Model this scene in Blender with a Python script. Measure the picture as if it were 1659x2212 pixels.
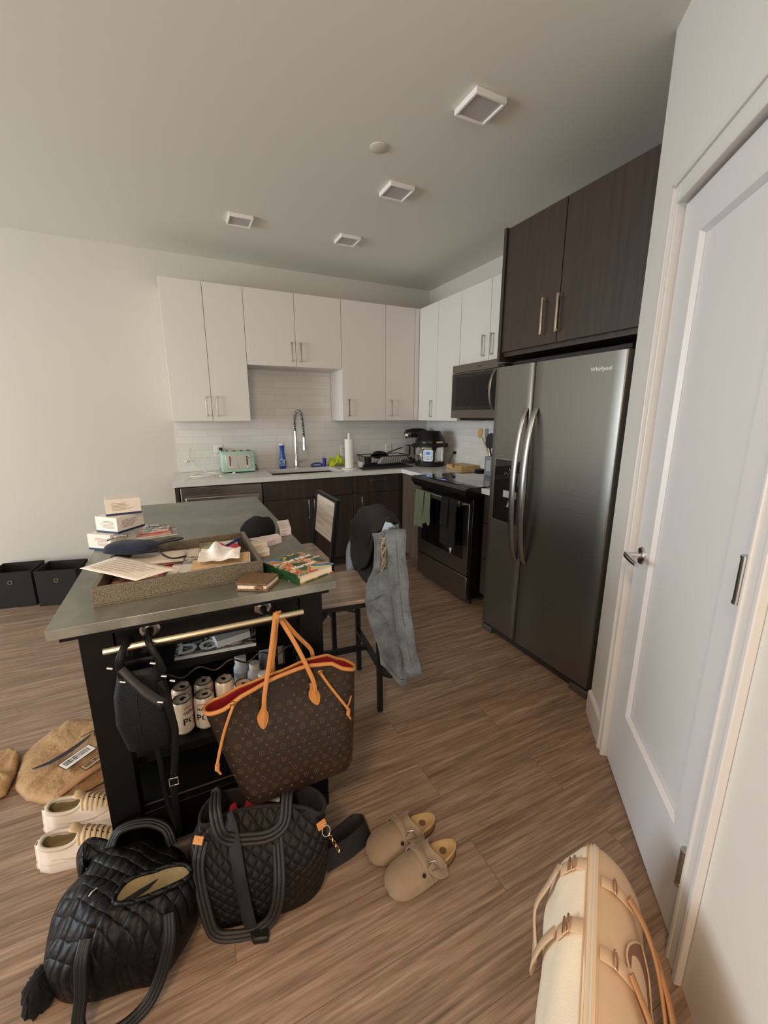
import bpy, bmesh, math, random
from mathutils import Vector, Matrix, noise
from math import sin, cos, pi, radians, sqrt
random.seed(7)
S = bpy.context.scene
C = S.collection
for o in list(bpy.data.objects): bpy.data.objects.remove(o)

# ---------------------------------------------------------------- camera
YAW, PITCH, ROLL, FPX, CAMZ = 0.45048, -0.22826, 0.00128, 899.69, 1.4248
fw = Vector((sin(YAW)*cos(PITCH), cos(YAW)*cos(PITCH), sin(PITCH)))
rt0 = Vector((cos(YAW), -sin(YAW), 0)); up0 = rt0.cross(fw)
rt = rt0*cos(ROLL)+up0*sin(ROLL); up = -rt0*sin(ROLL)+up0*cos(ROLL)
cd = bpy.data.cameras.new('camera'); cam = bpy.data.objects.new('camera', cd); C.objects.link(cam)
cam.matrix_world = Matrix(((rt.x, up.x, -fw.x, 0), (rt.y, up.y, -fw.y, 0), (rt.z, up.z, -fw.z, CAMZ), (0, 0, 0, 1)))
cd.sensor_fit = 'VERTICAL'; cd.sensor_height = 36; cd.lens = FPX/2212*36; cd.clip_start = .02
S.camera = cam
# ---------------------------------------------------------------- world, lights, exposure
S.view_settings.view_transform = 'Standard'; S.view_settings.look = 'None'
S.view_settings.gamma = 1; S.view_settings.use_curve_mapping = False
S.view_settings.exposure = 0.42
W = bpy.data.worlds.new('world'); S.world = W; W.use_nodes = True
bg = W.node_tree.nodes['Background']; bg.inputs[0].default_value = (.62, .78, 1, 1); bg.inputs[1].default_value = 1.0
def area(name, loc, direction, sx, sy, power, col, spread=180):
    l = bpy.data.lights.new(name, 'AREA'); l.shape = 'RECTANGLE'; l.size = sx; l.size_y = sy
    l.energy = power; l.color = col; l.spread = radians(spread)
    o = bpy.data.objects.new(name, l); C.objects.link(o); o.location = loc
    o.rotation_euler = Vector(direction).to_track_quat('-Z', 'Y').to_euler(); return o
# daylight through the big window in the left wall, and warm ceiling lamps in the room behind the camera
area('window_daylight', (-5.12, 2.05, 1.40), (1, -.05, .08), 2.7, 1.6, 150, (.86, .95, 1.0))
area('rear_window_daylight', (-1.3, -3.62, 1.4), (.1, 1, .12), 2.0, 1.8, 62, (1.0, .87, .72))
area('warm_ceiling_lamp', (-.75, -.55, 2.68), (0, 0.0, -1), .45, .45, 34, (1.0, .68, .42))

# ---------------------------------------------------------------- materials
def srgb(h):
    if isinstance(h, str):
        h = h.lstrip('#'); c = [int(h[i:i+2], 16)/255 for i in (0, 2, 4)]
    else: c = [x/255 for x in h]
    return tuple(x/12.92 if x <= .04045 else ((x+.055)/1.055)**2.4 for x in c)+(1,)
class N:
    def __init__(s, name):
        s.m = bpy.data.materials.new(name); s.m.use_nodes = True; s.t = s.m.node_tree; s.p = s.t.nodes['Principled BSDF']
    def n(s, t, **k):
        x = s.t.nodes.new(t)
        for a, b in k.items():
            if a.startswith('i_'):
                key = a[2:]; key = int(key) if key.isdigit() else key.replace('_', ' ')
                x.inputs[key].default_value = b
            else: setattr(x, a, b)
        return x
    def l(s, a, b): s.t.links.new(a, b)
    def coord(s, scale=(1, 1, 1), rot=(0, 0, 0), kind='Object'):
        tc = s.n('ShaderNodeTexCoord'); mp = s.n('ShaderNodeMapping')
        mp.inputs['Scale'].default_value = scale; mp.inputs['Rotation'].default_value = rot
        s.l(tc.outputs[kind], mp.inputs[0]); return mp.outputs[0]
    def bump(s, h, strength=.2, dist=.01):
        b = s.n('ShaderNodeBump'); b.inputs['Strength'].default_value = strength; b.inputs['Distance'].default_value = dist
        s.l(h, b.inputs['Height']); s.l(b.outputs[0], s.p.inputs['Normal']); return b
    def ramp(s, fac, stops):
        r = s.n('ShaderNodeValToRGB'); e = r.color_ramp.elements
        while len(e) < len(stops): e.new(.5)
        for i, (p, c) in enumerate(stops): e[i].position = p; e[i].color = srgb(c) if not isinstance(c, tuple) or max(c) > 1.01 else c
        s.l(fac, r.inputs[0]); return r.outputs[0]
    def base(s, sock): s.l(sock, s.p.inputs['Base Color'])
MATS = {}
def mat(name, col, rough=.6, metal=0, var=0, vscale=30, bump=0, bscale=200, coat=0, spec=.4, sheen=0, trans=0, emit=None, estr=0, aniso=0):
    if name in MATS: return MATS[name]
    k = N(name); p = k.p
    p.inputs['Base Color'].default_value = srgb(col); p.inputs['Roughness'].default_value = rough
    p.inputs['Metallic'].default_value = metal; p.inputs['Coat Weight'].default_value = coat
    p.inputs['Specular IOR Level'].default_value = spec; p.inputs['Sheen Weight'].default_value = sheen
    p.inputs['Transmission Weight'].default_value = trans
    if emit: p.inputs['Emission Color'].default_value = srgb(emit); p.inputs['Emission Strength'].default_value = estr
    c = None
    if var:
        c = k.coord(); t = k.n('ShaderNodeTexNoise', i_Scale=vscale, i_Detail=4.0); k.l(c, t.inputs['Vector'])
        a = srgb(col); f = lambda q: tuple(min(1, x*q) for x in a[:3])+(1,)
        k.base(k.ramp(t.outputs[0], [(.3, f(1-var)), (.7, f(1+var))]))
    if bump:
        c = c or k.coord(); t2 = k.n('ShaderNodeTexNoise', i_Scale=bscale, i_Detail=3.0); k.l(c, t2.inputs['Vector'])
        k.bump(t2.outputs[0], bump, .004)
    MATS[name] = k.m; return k.m
def wood(name, c0, c1, axis='x', rough=.5, scale=1, cmid=None, bump=.08):
    k = N(name); s = [26, 26, 26]; s['xyz'.index(axis)] = 1.2
    c = k.coord([q*scale for q in s]); t = k.n('ShaderNodeTexNoise', i_Scale=1.6, i_Detail=6.0, i_Roughness=.62, i_Distortion=.6)
    k.l(c, t.inputs['Vector']); k.base(k.ramp(t.outputs[0], [(.3, c0), (.5, cmid or c1), (.72, c1)] if cmid else [(.32, c0), (.68, c1)]))
    k.p.inputs['Roughness'].default_value = rough; k.bump(t.outputs[0], bump, .003); MATS[name] = k.m; return k.m

def floor_mat():
    k = N('wood_plank_floor')
    c = k.coord()
    br = k.n('ShaderNodeTexBrick', i_Scale=1.0, i_Mortar_Size=.0009, i_Mortar_Smooth=.1, i_Bias=0.0, i_Brick_Width=1.22, i_Row_Height=.18)
    br.offset = .37; br.inputs['Color1'].default_value = (0, 0, 0, 1); br.inputs['Color2'].default_value = (1, 1, 1, 1); br.inputs['Mortar'].default_value = (.5, .5, .5, 1)
    k.l(c, br.inputs['Vector'])
    # per plank shift of the grain
    mul = k.n('ShaderNodeVectorMath', operation='SCALE'); k.l(br.outputs['Color'], mul.inputs[0]); mul.inputs['Scale'].default_value = 7.3
    add = k.n('ShaderNodeVectorMath', operation='ADD'); k.l(c, add.inputs[0]); k.l(mul.outputs[0], add.inputs[1])
    mp = k.n('ShaderNodeMapping'); mp.inputs['Scale'].default_value = (.9, 17, 5); k.l(add.outputs[0], mp.inputs[0])
    t = k.n('ShaderNodeTexNoise', i_Scale=1.7, i_Detail=7.0, i_Roughness=.63, i_Distortion=1.1); k.l(mp.outputs[0], t.inputs['Vector'])
    mp2 = k.n('ShaderNodeMapping'); mp2.inputs['Scale'].default_value = (3, 60, 5); k.l(add.outputs[0], mp2.inputs[0])
    t2 = k.n('ShaderNodeTexNoise', i_Scale=2.0, i_Detail=4.0, i_Roughness=.6, i_Distortion=.3); k.l(mp2.outputs[0], t2.inputs['Vector'])
    mx = k.n('ShaderNodeMix', data_type='FLOAT', i_0=.45); k.l(t.outputs[0], mx.inputs[2]); k.l(t2.outputs[0], mx.inputs[3])
    col = k.ramp(mx.outputs[0], [(.33, FLOORC[0]), (.47, FLOORC[1]), (.56, FLOORC[2]), (.68, FLOORC[3])])
    tone = k.n('ShaderNodeMix', data_type='RGBA', blend_type='MULTIPLY'); tone.inputs[0].default_value = 1
    tr = k.ramp(br.outputs['Color'], [(0, (.9, .9, .9, 1)), (1, (1.0, 1.0, 1.0, 1))])
    k.l(col, tone.inputs[6]); k.l(tr, tone.inputs[7])
    gap = k.n('ShaderNodeMix', data_type='RGBA', blend_type='MIX'); k.l(br.outputs['Fac'], gap.inputs[0])
    k.l(tone.outputs[2], gap.inputs[6]); gap.inputs[7].default_value = srgb('#66503e'); k.base(gap.outputs[2])
    k.p.inputs['Roughness'].default_value = .5; k.p.inputs['Specular IOR Level'].default_value = .35
    k.bump(mx.outputs[0], .10, .003); return k.m
FLOORC = ('#655445', '#866f5d', '#9b836f', '#b49e89')
def tile_mat():
    k = N('glossy_subway_tile'); tc = k.n('ShaderNodeTexCoord')
    sep = k.n('ShaderNodeSeparateXYZ'); k.l(tc.outputs['Object'], sep.inputs[0])
    ad = k.n('ShaderNodeMath', operation='ADD'); k.l(sep.outputs[0], ad.inputs[0]); k.l(sep.outputs[1], ad.inputs[1])
    cb = k.n('ShaderNodeCombineXYZ'); k.l(ad.outputs[0], cb.inputs[0]); k.l(sep.outputs[2], cb.inputs[1])
    br = k.n('ShaderNodeTexBrick', i_Scale=1.0, i_Mortar_Size=.0016, i_Mortar_Smooth=.3, i_Bias=0.0, i_Brick_Width=.25, i_Row_Height=.0635)
    br.inputs['Color1'].default_value = srgb('#d9d6d0'); br.inputs['Color2'].default_value = srgb('#e2dfd9'); br.inputs['Mortar'].default_value = srgb('#cbc6be')
    k.l(cb.outputs[0], br.inputs['Vector']); k.base(br.outputs['Color'])
    inv = k.n('ShaderNodeMath', operation='SUBTRACT'); inv.inputs[0].default_value = 1; k.l(br.outputs['Fac'], inv.inputs[1])
    nz = k.n('ShaderNodeTexNoise', i_Scale=22.0, i_Detail=2.0); k.l(cb.outputs[0], nz.inputs['Vector'])
    m2 = k.n('ShaderNodeMath', operation='MULTIPLY_ADD'); k.l(nz.outputs[0], m2.inputs[0]); m2.inputs[1].default_value = .5; k.l(inv.outputs[0], m2.inputs[2])
    k.bump(m2.outputs[0], .22, .003); k.p.inputs['Roughness'].default_value = .22; return k.m
def quilt_mat(name, col, scale=17, rough=.45, strength=.9, sheen=.1, axes='xz'):
    k = N(name); k.p.inputs['Specular IOR Level'].default_value = .22; tc = k.n('ShaderNodeTexCoord'); sep = k.n('ShaderNodeSeparateXYZ'); k.l(tc.outputs['Object'], sep.inputs[0])
    A = sep.outputs['xyz'.index(axes[0])]; Bz = sep.outputs['xyz'.index(axes[1])]
    nz = k.n('ShaderNodeTexNoise', i_Scale=9.0, i_Detail=3.0); k.l(tc.outputs['Object'], nz.inputs['Vector'])
    outs = []
    for op in ('ADD', 'SUBTRACT'):
        a = k.n('ShaderNodeMath', operation=op); k.l(A, a.inputs[0]); k.l(Bz, a.inputs[1])
        a2 = k.n('ShaderNodeMath', operation='MULTIPLY_ADD'); k.l(nz.outputs[0], a2.inputs[0]); a2.inputs[1].default_value = .03; k.l(a.outputs[0], a2.inputs[2])
        b = k.n('ShaderNodeMath', operation='MULTIPLY'); k.l(a2.outputs[0], b.inputs[0]); b.inputs[1].default_value = scale*pi
        s_ = k.n('ShaderNodeMath', operation='SINE'); k.l(b.outputs[0], s_.inputs[0])
        ab = k.n('ShaderNodeMath', operation='ABSOLUTE'); k.l(s_.outputs[0], ab.inputs[0])
        pw = k.n('ShaderNodeMath', operation='POWER'); k.l(ab.outputs[0], pw.inputs[0]); pw.inputs[1].default_value = .45; outs.append(pw.outputs[0])
    m = k.n('ShaderNodeMath', operation='MULTIPLY'); k.l(outs[0], m.inputs[0]); k.l(outs[1], m.inputs[1])
    n2 = k.n('ShaderNodeTexNoise', i_Scale=40.0, i_Detail=4.0); k.l(tc.outputs['Object'], n2.inputs['Vector'])
    ad = k.n('ShaderNodeMath', operation='MULTIPLY_ADD'); k.l(n2.outputs[0], ad.inputs[0]); ad.inputs[1].default_value = .8; k.l(m.outputs[0], ad.inputs[2])
    k.bump(ad.outputs[0], strength, .006)
    k.p.inputs['Base Color'].default_value = srgb(col); k.p.inputs['Roughness'].default_value = rough; k.p.inputs['Sheen Weight'].default_value = sheen
    return k.m
def steel_mat(name, col, rough=.32, axis='z', amt=.06):
    k = N(name); s = [3, 3, 3]; s = [160 if 'xyz'[i] == axis else 1.5 for i in range(3)]
    c = k.coord(s); t = k.n('ShaderNodeTexNoise', i_Scale=1.5, i_Detail=2.0); k.l(c, t.inputs['Vector'])
    k.p.inputs['Base Color'].default_value = srgb(col); k.p.inputs['Metallic'].default_value = 1
    r = k.n('ShaderNodeMapRange'); k.l(t.outputs[0], r.inputs[0]); r.inputs[3].default_value = rough-amt; r.inputs[4].default_value = rough+amt
    k.l(r.outputs[0], k.p.inputs['Roughness']); k.bump(t.outputs[0], .02, .001); MATS[name] = k.m; return k.m

# ---------------------------------------------------------------- mesh builder
class G:
    def __init__(s): s.v = []; s.f = []; s.m = []
    def add(s, vs, fs, mi=0):
        b = len(s.v); s.v += [Vector(p) for p in vs]; s.f += [tuple(i+b for i in f) for f in fs]; s.m += [mi]*len(fs); return s
    def box(s, x0, x1, y0, y1, z0, z1, mi=0, M=None):
        vs = [Vector((x, y, z)) for z in (z0, z1) for y in (y0, y1) for x in (x0, x1)]
        if M: vs = [M@v for v in vs]
        return s.add(vs, [(0, 2, 3, 1), (4, 5, 7, 6), (0, 1, 5, 4), (2, 6, 7, 3), (0, 4, 6, 2), (1, 3, 7, 5)], mi)
    def prism(s, pts, vec, mi=0):
        pts = [Vector(p) for p in pts]; vec = Vector(vec); n = len(pts)
        nn = Vector((0, 0, 0))
        for i in range(n): nn += pts[i].cross(pts[(i+1) % n])
        if nn.dot(vec) > 0: pts = pts[::-1]
        return s.add(pts+[p+vec for p in pts], [tuple(range(n)), tuple(range(2*n-1, n-1, -1))]+[(i, i+n, (i+1) % n+n, (i+1) % n) for i in range(n)], mi)
    def loft(s, rings, c0=True, c1=True, closed=True, mi=0, wrap=False):
        n = len(rings[0]); vs = [p for r in rings for p in r]; fs = []
        R = len(rings)
        for i in range(R if wrap else R-1):
            for j in range(n if closed else n-1):
                a = i*n+j; b = i*n+(j+1) % n; c = ((i+1) % R)*n+(j+1) % n; d = ((i+1) % R)*n+j
                fs.append((a, b, c, d))
        if not wrap:
            if c0: fs.append(tuple(range(n-1, -1, -1)))
            if c1: fs.append(tuple(range((R-1)*n, R*n)))
        return s.add(vs, fs, mi)
    def frames(s, path, closed=False, up=None):
        P = [Vector(p) for p in path]; n = len(P); T = []
        for i in range(n):
            a = P[i-1] if (i > 0 or closed) else P[i]; b = P[(i+1) % n] if (i < n-1 or closed) else P[i]
            T.append((b-a).normalized() if (b-a).length > 1e-9 else Vector((0, 0, 1)))
        F = []; u = Vector(up) if up else (Vector((0, 0, 1)) if abs(T[0].z) < .9 else Vector((1, 0, 0)))
        for i in range(n):
            if up: u = Vector(up) if abs(Vector(up).normalized().dot(T[i])) < .995 else u
            u = u-T[i]*u.dot(T[i])
            u = u.normalized() if u.length > 1e-6 else T[i].orthogonal().normalized()
            F.append((P[i], T[i], u, T[i].cross(u)))
        return F
    def tube(s, path, r, seg=10, closed=False, mi=0, caps=True, sy=1.0, up=None):
        F = s.frames(path, closed, up); rings = []
        for i, (p, t, u, w) in enumerate(F):
            rr = r[i] if isinstance(r, (list, tuple)) else r
            rings.append([p+u*(rr*sy*cos(2*pi*k/seg))+w*(rr*sin(2*pi*k/seg)) for k in range(seg)])
        return s.loft(rings, caps, caps, True, mi, closed)
    def strap(s, path, w, t, up=None, closed=False, mi=0):
        """flat band: width w along side vector, thickness t along up"""
        F = s.frames(path, closed, up); rings = []
        for i, (p, T, u, sd) in enumerate(F):
            ww = (w[i] if isinstance(w, (list, tuple)) else w)/2; tt = t/2; c = min(tt*.7, ww*.5)
            q = [(-ww, -tt+c), (-ww+c, -tt), (ww-c, -tt), (ww, -tt+c), (ww, tt-c), (ww-c, tt), (-ww+c, tt), (-ww, tt-c)]
            rings.append([p+sd*a+u*b for a, b in q])
        return s.loft(rings, True, True, True, mi, closed)
    def lathe(s, prof, c=(0, 0, 0), seg=24, mi=0, M=None, cap=True):
        c = Vector(c); rings = []
        for r, z in prof:
            ring = [Vector((max(r, 1e-4)*cos(2*pi*k/seg), max(r, 1e-4)*sin(2*pi*k/seg), z)) for k in range(seg)]
            rings.append([(M@p if M else p)+c for p in ring])
        return s.loft(rings, cap, cap, True, mi)
    def grid(s, pts, mi=0):
        n = len(pts); m = len(pts[0])
        return s.add([p for r in pts for p in r], [(i*m+j, i*m+j+1, (i+1)*m+j+1, (i+1)*m+j) for i in range(n-1) for j in range(m-1)], mi)
    def disc(s, c, r, nrm, t=.002, seg=20, mi=0):
        M = Vector(nrm).to_track_quat('Z', 'Y').to_matrix()
        return s.lathe([(r, 0), (r, t)], c, seg, mi, M)
    def text(s, body, size, M, ext=.0004, mi=0, align='CENTER', bold=False):
        cu = bpy.data.curves.new('t', 'FONT'); cu.body = body; cu.size = size; cu.extrude = ext; cu.align_x = align; cu.align_y = 'CENTER'; cu.resolution_u = 2
        if bold: cu.offset = size*.02
        o = bpy.data.objects.new('t', cu); C.objects.link(o); bpy.context.view_layer.update()
        me = bpy.data.meshes.new_from_object(o.evaluated_get(bpy.context.evaluated_depsgraph_get()))
        s.add([M@v.co for v in me.vertices], [tuple(p.vertices) for p in me.polygons], mi)
        bpy.data.objects.remove(o); bpy.data.curves.remove(cu); bpy.data.meshes.remove(me); return s
    def xf(s, M):
        s.v = [M@v for v in s.v]; return s
ORG = {}
def obj(name, g, mats, parent=None, bevel=0, smooth=None, sub=0, solid=0, local=False, bseg=2, loc=None):
    """link g as ONE mesh; verts are world coordinates unless local"""
    if not isinstance(mats, (list, tuple)): mats = [mats]
    me = bpy.data.meshes.new(name)
    if parent is not None: org = Vector((0, 0, 0)) if local else ORG[parent.name]
    elif local: org = Vector((0, 0, 0))
    else:
        xs = [v.x for v in g.v]; ys = [v.y for v in g.v]; zs = [v.z for v in g.v]
        org = Vector(((min(xs)+max(xs))/2, (min(ys)+max(ys))/2, min(zs)))
    me.from_pydata([v-org for v in g.v], [], g.f); me.validate()
    if len(me.polygons) == len(g.m): me.polygons.foreach_set('material_index', g.m)
    for m in mats: me.materials.append(m)
    bm = bmesh.new(); bm.from_mesh(me)
    if not solid: bmesh.ops.recalc_face_normals(bm, faces=bm.faces)
    bm.to_mesh(me); bm.free()
    if smooth is not None:
        me.shade_smooth()
        if smooth < 179: me.set_sharp_from_angle(angle=radians(smooth))
    o = bpy.data.objects.new(name, me); C.objects.link(o)
    if parent is not None: o.parent = parent; ORG[o.name] = ORG[parent.name]
    else: o.location = org if loc is None else loc; ORG[o.name] = org
    if bevel:
        b = o.modifiers.new('bevel', 'BEVEL'); b.width = bevel; b.segments = bseg; b.limit_method = 'ANGLE'; b.angle_limit = radians(35)
        me.shade_smooth(); me.set_sharp_from_angle(angle=radians(40)) if smooth is None else None
    if solid:
        b = o.modifiers.new('solid', 'SOLIDIFY'); b.thickness = solid; b.offset = 0
    if sub:
        b = o.modifiers.new('sub', 'SUBSURF'); b.levels = sub; b.render_levels = sub
    return o
def tag(o, label=None, cat=None, group=None, kind=None):
    if label: o['label'] = label
    if cat: o['category'] = cat
    if group: o['group'] = group
    if kind: o['kind'] = kind
    return o
def thing(name, label, cat, loc=(0, 0, 0), rz=0, group=None):
    o = bpy.data.objects.new(name, None); o.empty_display_size = .05; C.objects.link(o); o.location = loc; o.rotation_euler = (0, 0, rz)
    ORG[o.name] = Vector(loc); return tag(o, label, cat, group)
def copy_tree(o, parent=None):
    c = o.copy(); C.objects.link(c); c.parent = parent; ORG[c.name] = ORG[o.name]
    for ch in list(o.children): copy_tree(ch, c)
    return c
def struct(name, g, m, parent=None, **k):
    o = obj(name, g, m, parent, **k)
    if parent is None: o['kind'] = 'structure'
    return o
def smoothpath(pts, n=8, closed=False):
    P = [Vector(p) for p in pts]; out = []; m = len(P)
    for i in range(m if closed else m-1):
        if closed: a, b, c, d = P[i-1], P[i], P[(i+1) % m], P[(i+2) % m]
        else: a, b, c, d = P[max(i-1, 0)], P[i], P[i+1], P[min(i+2, m-1)]
        for j in range(n):
            t = j/n; out.append(.5*((2*b)+(c-a)*t+(2*a-5*b+4*c-d)*t*t+(3*b-a-3*c+d)*t**3))
    if not closed: out.append(P[-1])
    return out
def spl(xs, ys, x):
    """smooth 1-d interpolation"""
    if x <= xs[0]: return ys[0]
    if x >= xs[-1]: return ys[-1]
    for i in range(len(xs)-1):
        if x <= xs[i+1]:
            t = (x-xs[i])/(xs[i+1]-xs[i]); t = t*t*(3-2*t)*.5+t*.5; return ys[i]*(1-t)+ys[i+1]*t
def MT(loc, rx=0, ry=0, rz=0): return Matrix.Translation(loc)@Matrix.Rotation(rz, 4, 'Z')@Matrix.Rotation(ry, 4, 'Y')@Matrix.Rotation(rx, 4, 'X')
def nz(x, y, z, s=1): return noise.noise(Vector((x*s, y*s, z*s)))
# ---------------------------------------------------------------- dimensions of the place
YW, XW, ZC = 4.203, 2.578, 2.727
YU, XU, ZT, ZB, ZS = 3.856, 2.257, 2.447, 1.3735, 1.842
YC, XC, ZK = 3.563, 1.917, .915
EX, EY, TH = 1.690, 1.166, -.6904
DW = Vector((sin(TH), -cos(TH), 0)); NW = Vector((-.77100603, .63682784, 0))   # along the door wall, and out of it into the room
XL, YR = -5.0, -3.5
# ---------------------------------------------------------------- common materials
M_wall = mat('painted_wall', '#d2cdc2', .75, var=.015, vscale=3, bump=.03, bscale=350)
M_wall2 = mat('painted_wall_gloss', '#dcd8d2', .6, bump=.04, bscale=300)
M_ceil = mat('ceiling_paint', '#e2dfd4', .85, bump=.05, bscale=300)
M_trim = mat('satin_white_trim', '#dedad6', .32)
M_door = mat('white_door_paint', '#dad8d8', .36)
M_whitecab = mat('white_laminate', '#e3ddd5', .38)
M_dark = wood('dark_oak_laminate', '#2f251e', '#3f3229', 'z', .42, bump=.05)
M_darkin = mat('dark_recess', '#0e0c0b', .8)
M_steel = steel_mat('brushed_steel', '#8b8680', .30)
M_steelv = steel_mat('fridge_steel', '#86847e', .38, 'z')
M_steeld = steel_mat('dark_steel', '#55514d', .34)
M_chrome = mat('chrome', '#d8d6d4', .12, 1)
M_nickel = mat('brushed_nickel', '#b9b5af', .26, 1)
M_black = mat('black_enamel', '#0d0d0e', .28)
M_blackm = mat('matte_black', '#141414', .6)
M_glass = mat('black_glass', '#060607', .05, coat=.6)
M_quartz = mat('white_quartz', '#dfdedb', .22, var=.03, vscale=120)
M_white = mat('white_plastic', '#e8e6e2', .4)
M_frame = mat('black_stained_wood', '#080706', .5, var=.2, vscale=20, spec=.2)
M_tile = tile_mat()
# ---------------------------------------------------------------- the room
XWS, YWS = 2.6, None
struct('floor', G().box(XL-.1, XW+.1, YR-.1, YW+.1, -.06, 0), floor_mat(), local=True)
struct('ceiling', G().box(XL-.1, XW+.1, YR-.1, YW+.1, ZC, ZC+.06), M_ceil)
struct('wall_back', G().box(XL-.1, XW+.1, YW, YW+.1, 0, ZC), M_wall)
struct('wall_right', G().box(XW, XW+.1, EY-.1, YW, 0, ZC), M_wall)
struct('wall_return', G().box(EX+.02, XW, EY-.1, EY, 0, ZC), M_wall2)
P0 = Vector((EX, EY, 0))
def wp(s, off, z): return P0+DW*s+NW*off+Vector((0, 0, z))
def wbox(g, s0, s1, o0, o1, z0, z1, mi=0):
    return g.add([wp(s, o, z) for z in (z0, z1) for o in (o0, o1) for s in (s0, s1)], [(0, 2, 3, 1), (4, 5, 7, 6), (0, 1, 5, 4), (2, 6, 7, 3), (0, 4, 6, 2), (1, 3, 7, 5)], mi)
SD0, SD1, ZD = .2975, .975, 2.07      # door opening along the wall
g = G(); wbox(g, 0, SD0-.015, -.1, 0, 0, ZC); wbox(g, SD1+.015, 2.0, -.1, 0, 0, ZC); wbox(g, SD0-.015, SD1+.015, -.1, 0, ZD+.015, ZC)
struct('wall_diagonal', g, M_wall2)
e2 = wp(2.0, 0, 0)
struct('wall_hall', G().box(e2.x, e2.x+.1, YR, e2.y+.06, 0, ZC), M_wall2)
struct('wall_rear', G().box(XL-.1, e2.x+.1, YR-.1, YR, 0, .5).box(XL-.1, e2.x+.1, YR-.1, YR, 2.3, ZC).box(XL-.1, -2.3, YR-.1, YR, .5, 2.3).box(-.3, e2.x+.1, YR-.1, YR, .5, 2.3), M_wall)
struct('wall_left', G().box(XL-.1, XL, YR, YW, 0, .5).box(XL-.1, XL, YR, YW, 2.2, ZC).box(XL-.1, XL, YR, .7, .5, 2.2).box(XL-.1, XL, 3.4, YW, .5, 2.2), M_wall)
def window(name, x0, x1, y0, y1, z0, z1, ax):
    g = G(); t = .05
    if ax == 'x':
        for a, b, c, d in ((y0, y1, z0, z0+t), (y0, y1, z1-t, z1), (y0, y0+t, z0+t, z1-t), (y1-t, y1, z0+t, z1-t), ((y0+y1)/2-t/2, (y0+y1)/2+t/2, z0+t, z1-t)): g.box(x0, x1, a, b, c, d)
    else:
        for a, b, c, d in ((x0, x1, z0, z0+t), (x0, x1, z1-t, z1), (x0, x0+t, z0+t, z1-t), (x1-t, x1, z0+t, z1-t), ((x0+x1)/2-t/2, (x0+x1)/2+t/2, z0+t, z1-t)): g.box(a, b, y0, y1, c, d)
    return struct(name, g, M_trim)
window('window_1', XL-.09, XL-.03, .7, 3.4, .5, 2.2, 'x')
window('window_2', -2.3, -.3, YR-.09, YR-.03, .5, 2.3, 'y')
# baseboards
def bb(g, a, b, nrm, h=.12, t=.014):
    a = Vector(a); b = Vector(b); n = Vector(nrm)
    g.add([p+n*o+Vector((0, 0, z)) for z, o2 in ((0, t), (h-.01, t), (h, t*.5)) for p in (a, b) for o in (0, o2)],
          [(0, 2, 3, 1), (0, 1, 5, 4), (4, 5, 9, 8), (2, 6, 7, 3), (6, 10, 11, 7), (1, 3, 7, 5), (5, 7, 11, 9), (8, 9, 11, 10), (0, 4, 6, 2), (4, 8, 10, 6)]); return g
struct('baseboard_diagonal', bb(G(), wp(0, 0, 0), wp(.232, 0, 0), NW), M_trim)
struct('baseboard_back', bb(G(), (XL, YW, 0), (-.11, YW, 0), (0, -1, 0)), M_trim)
# door with casing
g = G()
for s0, s1, z0, z1 in ((.234, SD0-.012, 0, ZD+.085), (SD1+.012, SD1+.075, 0, ZD+.085), (SD0-.012, SD1+.012, ZD+.012, ZD+.085)):
    wbox(g, s0, s1, 0, .012, z0, z1)
for s0, s1, z0, z1 in ((.234, .25, 0, ZD+.085), (SD1+.062, SD1+.078, 0, ZD+.085), (.234, SD1+.078, ZD+.07, ZD+.088)):
    wbox(g, s0, s1, 0, .02, z0, z1)
for s0, s1, z0, z1 in ((SD0-.022, SD0-.010, 0, ZD+.012), (SD1+.010, SD1+.022, 0, ZD+.012), (SD0-.02, SD1+.02, ZD+.010, ZD+.022)):
    wbox(g, s0, s1, -.08, .016, z0, z1)
struct('trim_1', g, M_trim, bevel=.003)
d = thing('door_1', 'white shaker door with chrome lever and steel hinges', 'door', wp(SD0, 0, 0)); del d['category']; d['kind'] = 'structure'
g = G(); RI0, RI1, RZ0, RZ1 = SD0+.128, SD1-.108, .306, ZD-.118
o0, o1 = -.045, -.008
wbox(g, SD0, RI0, o0, o1, .012, ZD); wbox(g, RI1, SD1, o0, o1, .012, ZD); wbox(g, RI0, RI1, o0, o1, .012, RZ0); wbox(g, RI0, RI1, o0, o1, RZ1, ZD)
obj('door_slab', g, M_door, d)
g = G(); q = .011
wbox(g, RI0, RI1, o0+.005, -.022, RZ0, RZ1)
def sticking(sa, za, sb, zb, ds, dz):
    g.add([wp(sa, o1, za), wp(sb, o1, zb), wp(sb+ds[1], -.0215, zb+dz[1]), wp(sa+ds[0], -.0215, za+dz[0])], [(0, 1, 2, 3)])
sticking(RI0, RZ0, RI0, RZ1, (q, q), (q, -q)); sticking(RI1, RZ0, RI1, RZ1, (-q, -q), (q, -q)); sticking(RI0, RZ0, RI1, RZ0, (q, -q), (q, q)); sticking(RI0, RZ1, RI1, RZ1, (q, -q), (-q, -q))
obj('recessed_panel', g, M_door, d)
hs = SD0+.062; g = G()
qn = NW.to_track_quat('Z', 'Y').to_matrix()
g.lathe([(.033, 0), (.033, .005), (.029, .009), (.012, .010), (.011, .045), (.0115, .058)], wp(hs, o1, .93), 28, M=qn)
g.tube([wp(hs, o1+.052, .93), wp(hs+.03, o1+.055, .931), wp(hs+.07, o1+.056, .931), wp(hs+.112, o1+.052, .930)], [.0105, .0105, .0095, .008], 12)
obj('door_handle', g, M_chrome, d, smooth=40)
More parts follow.
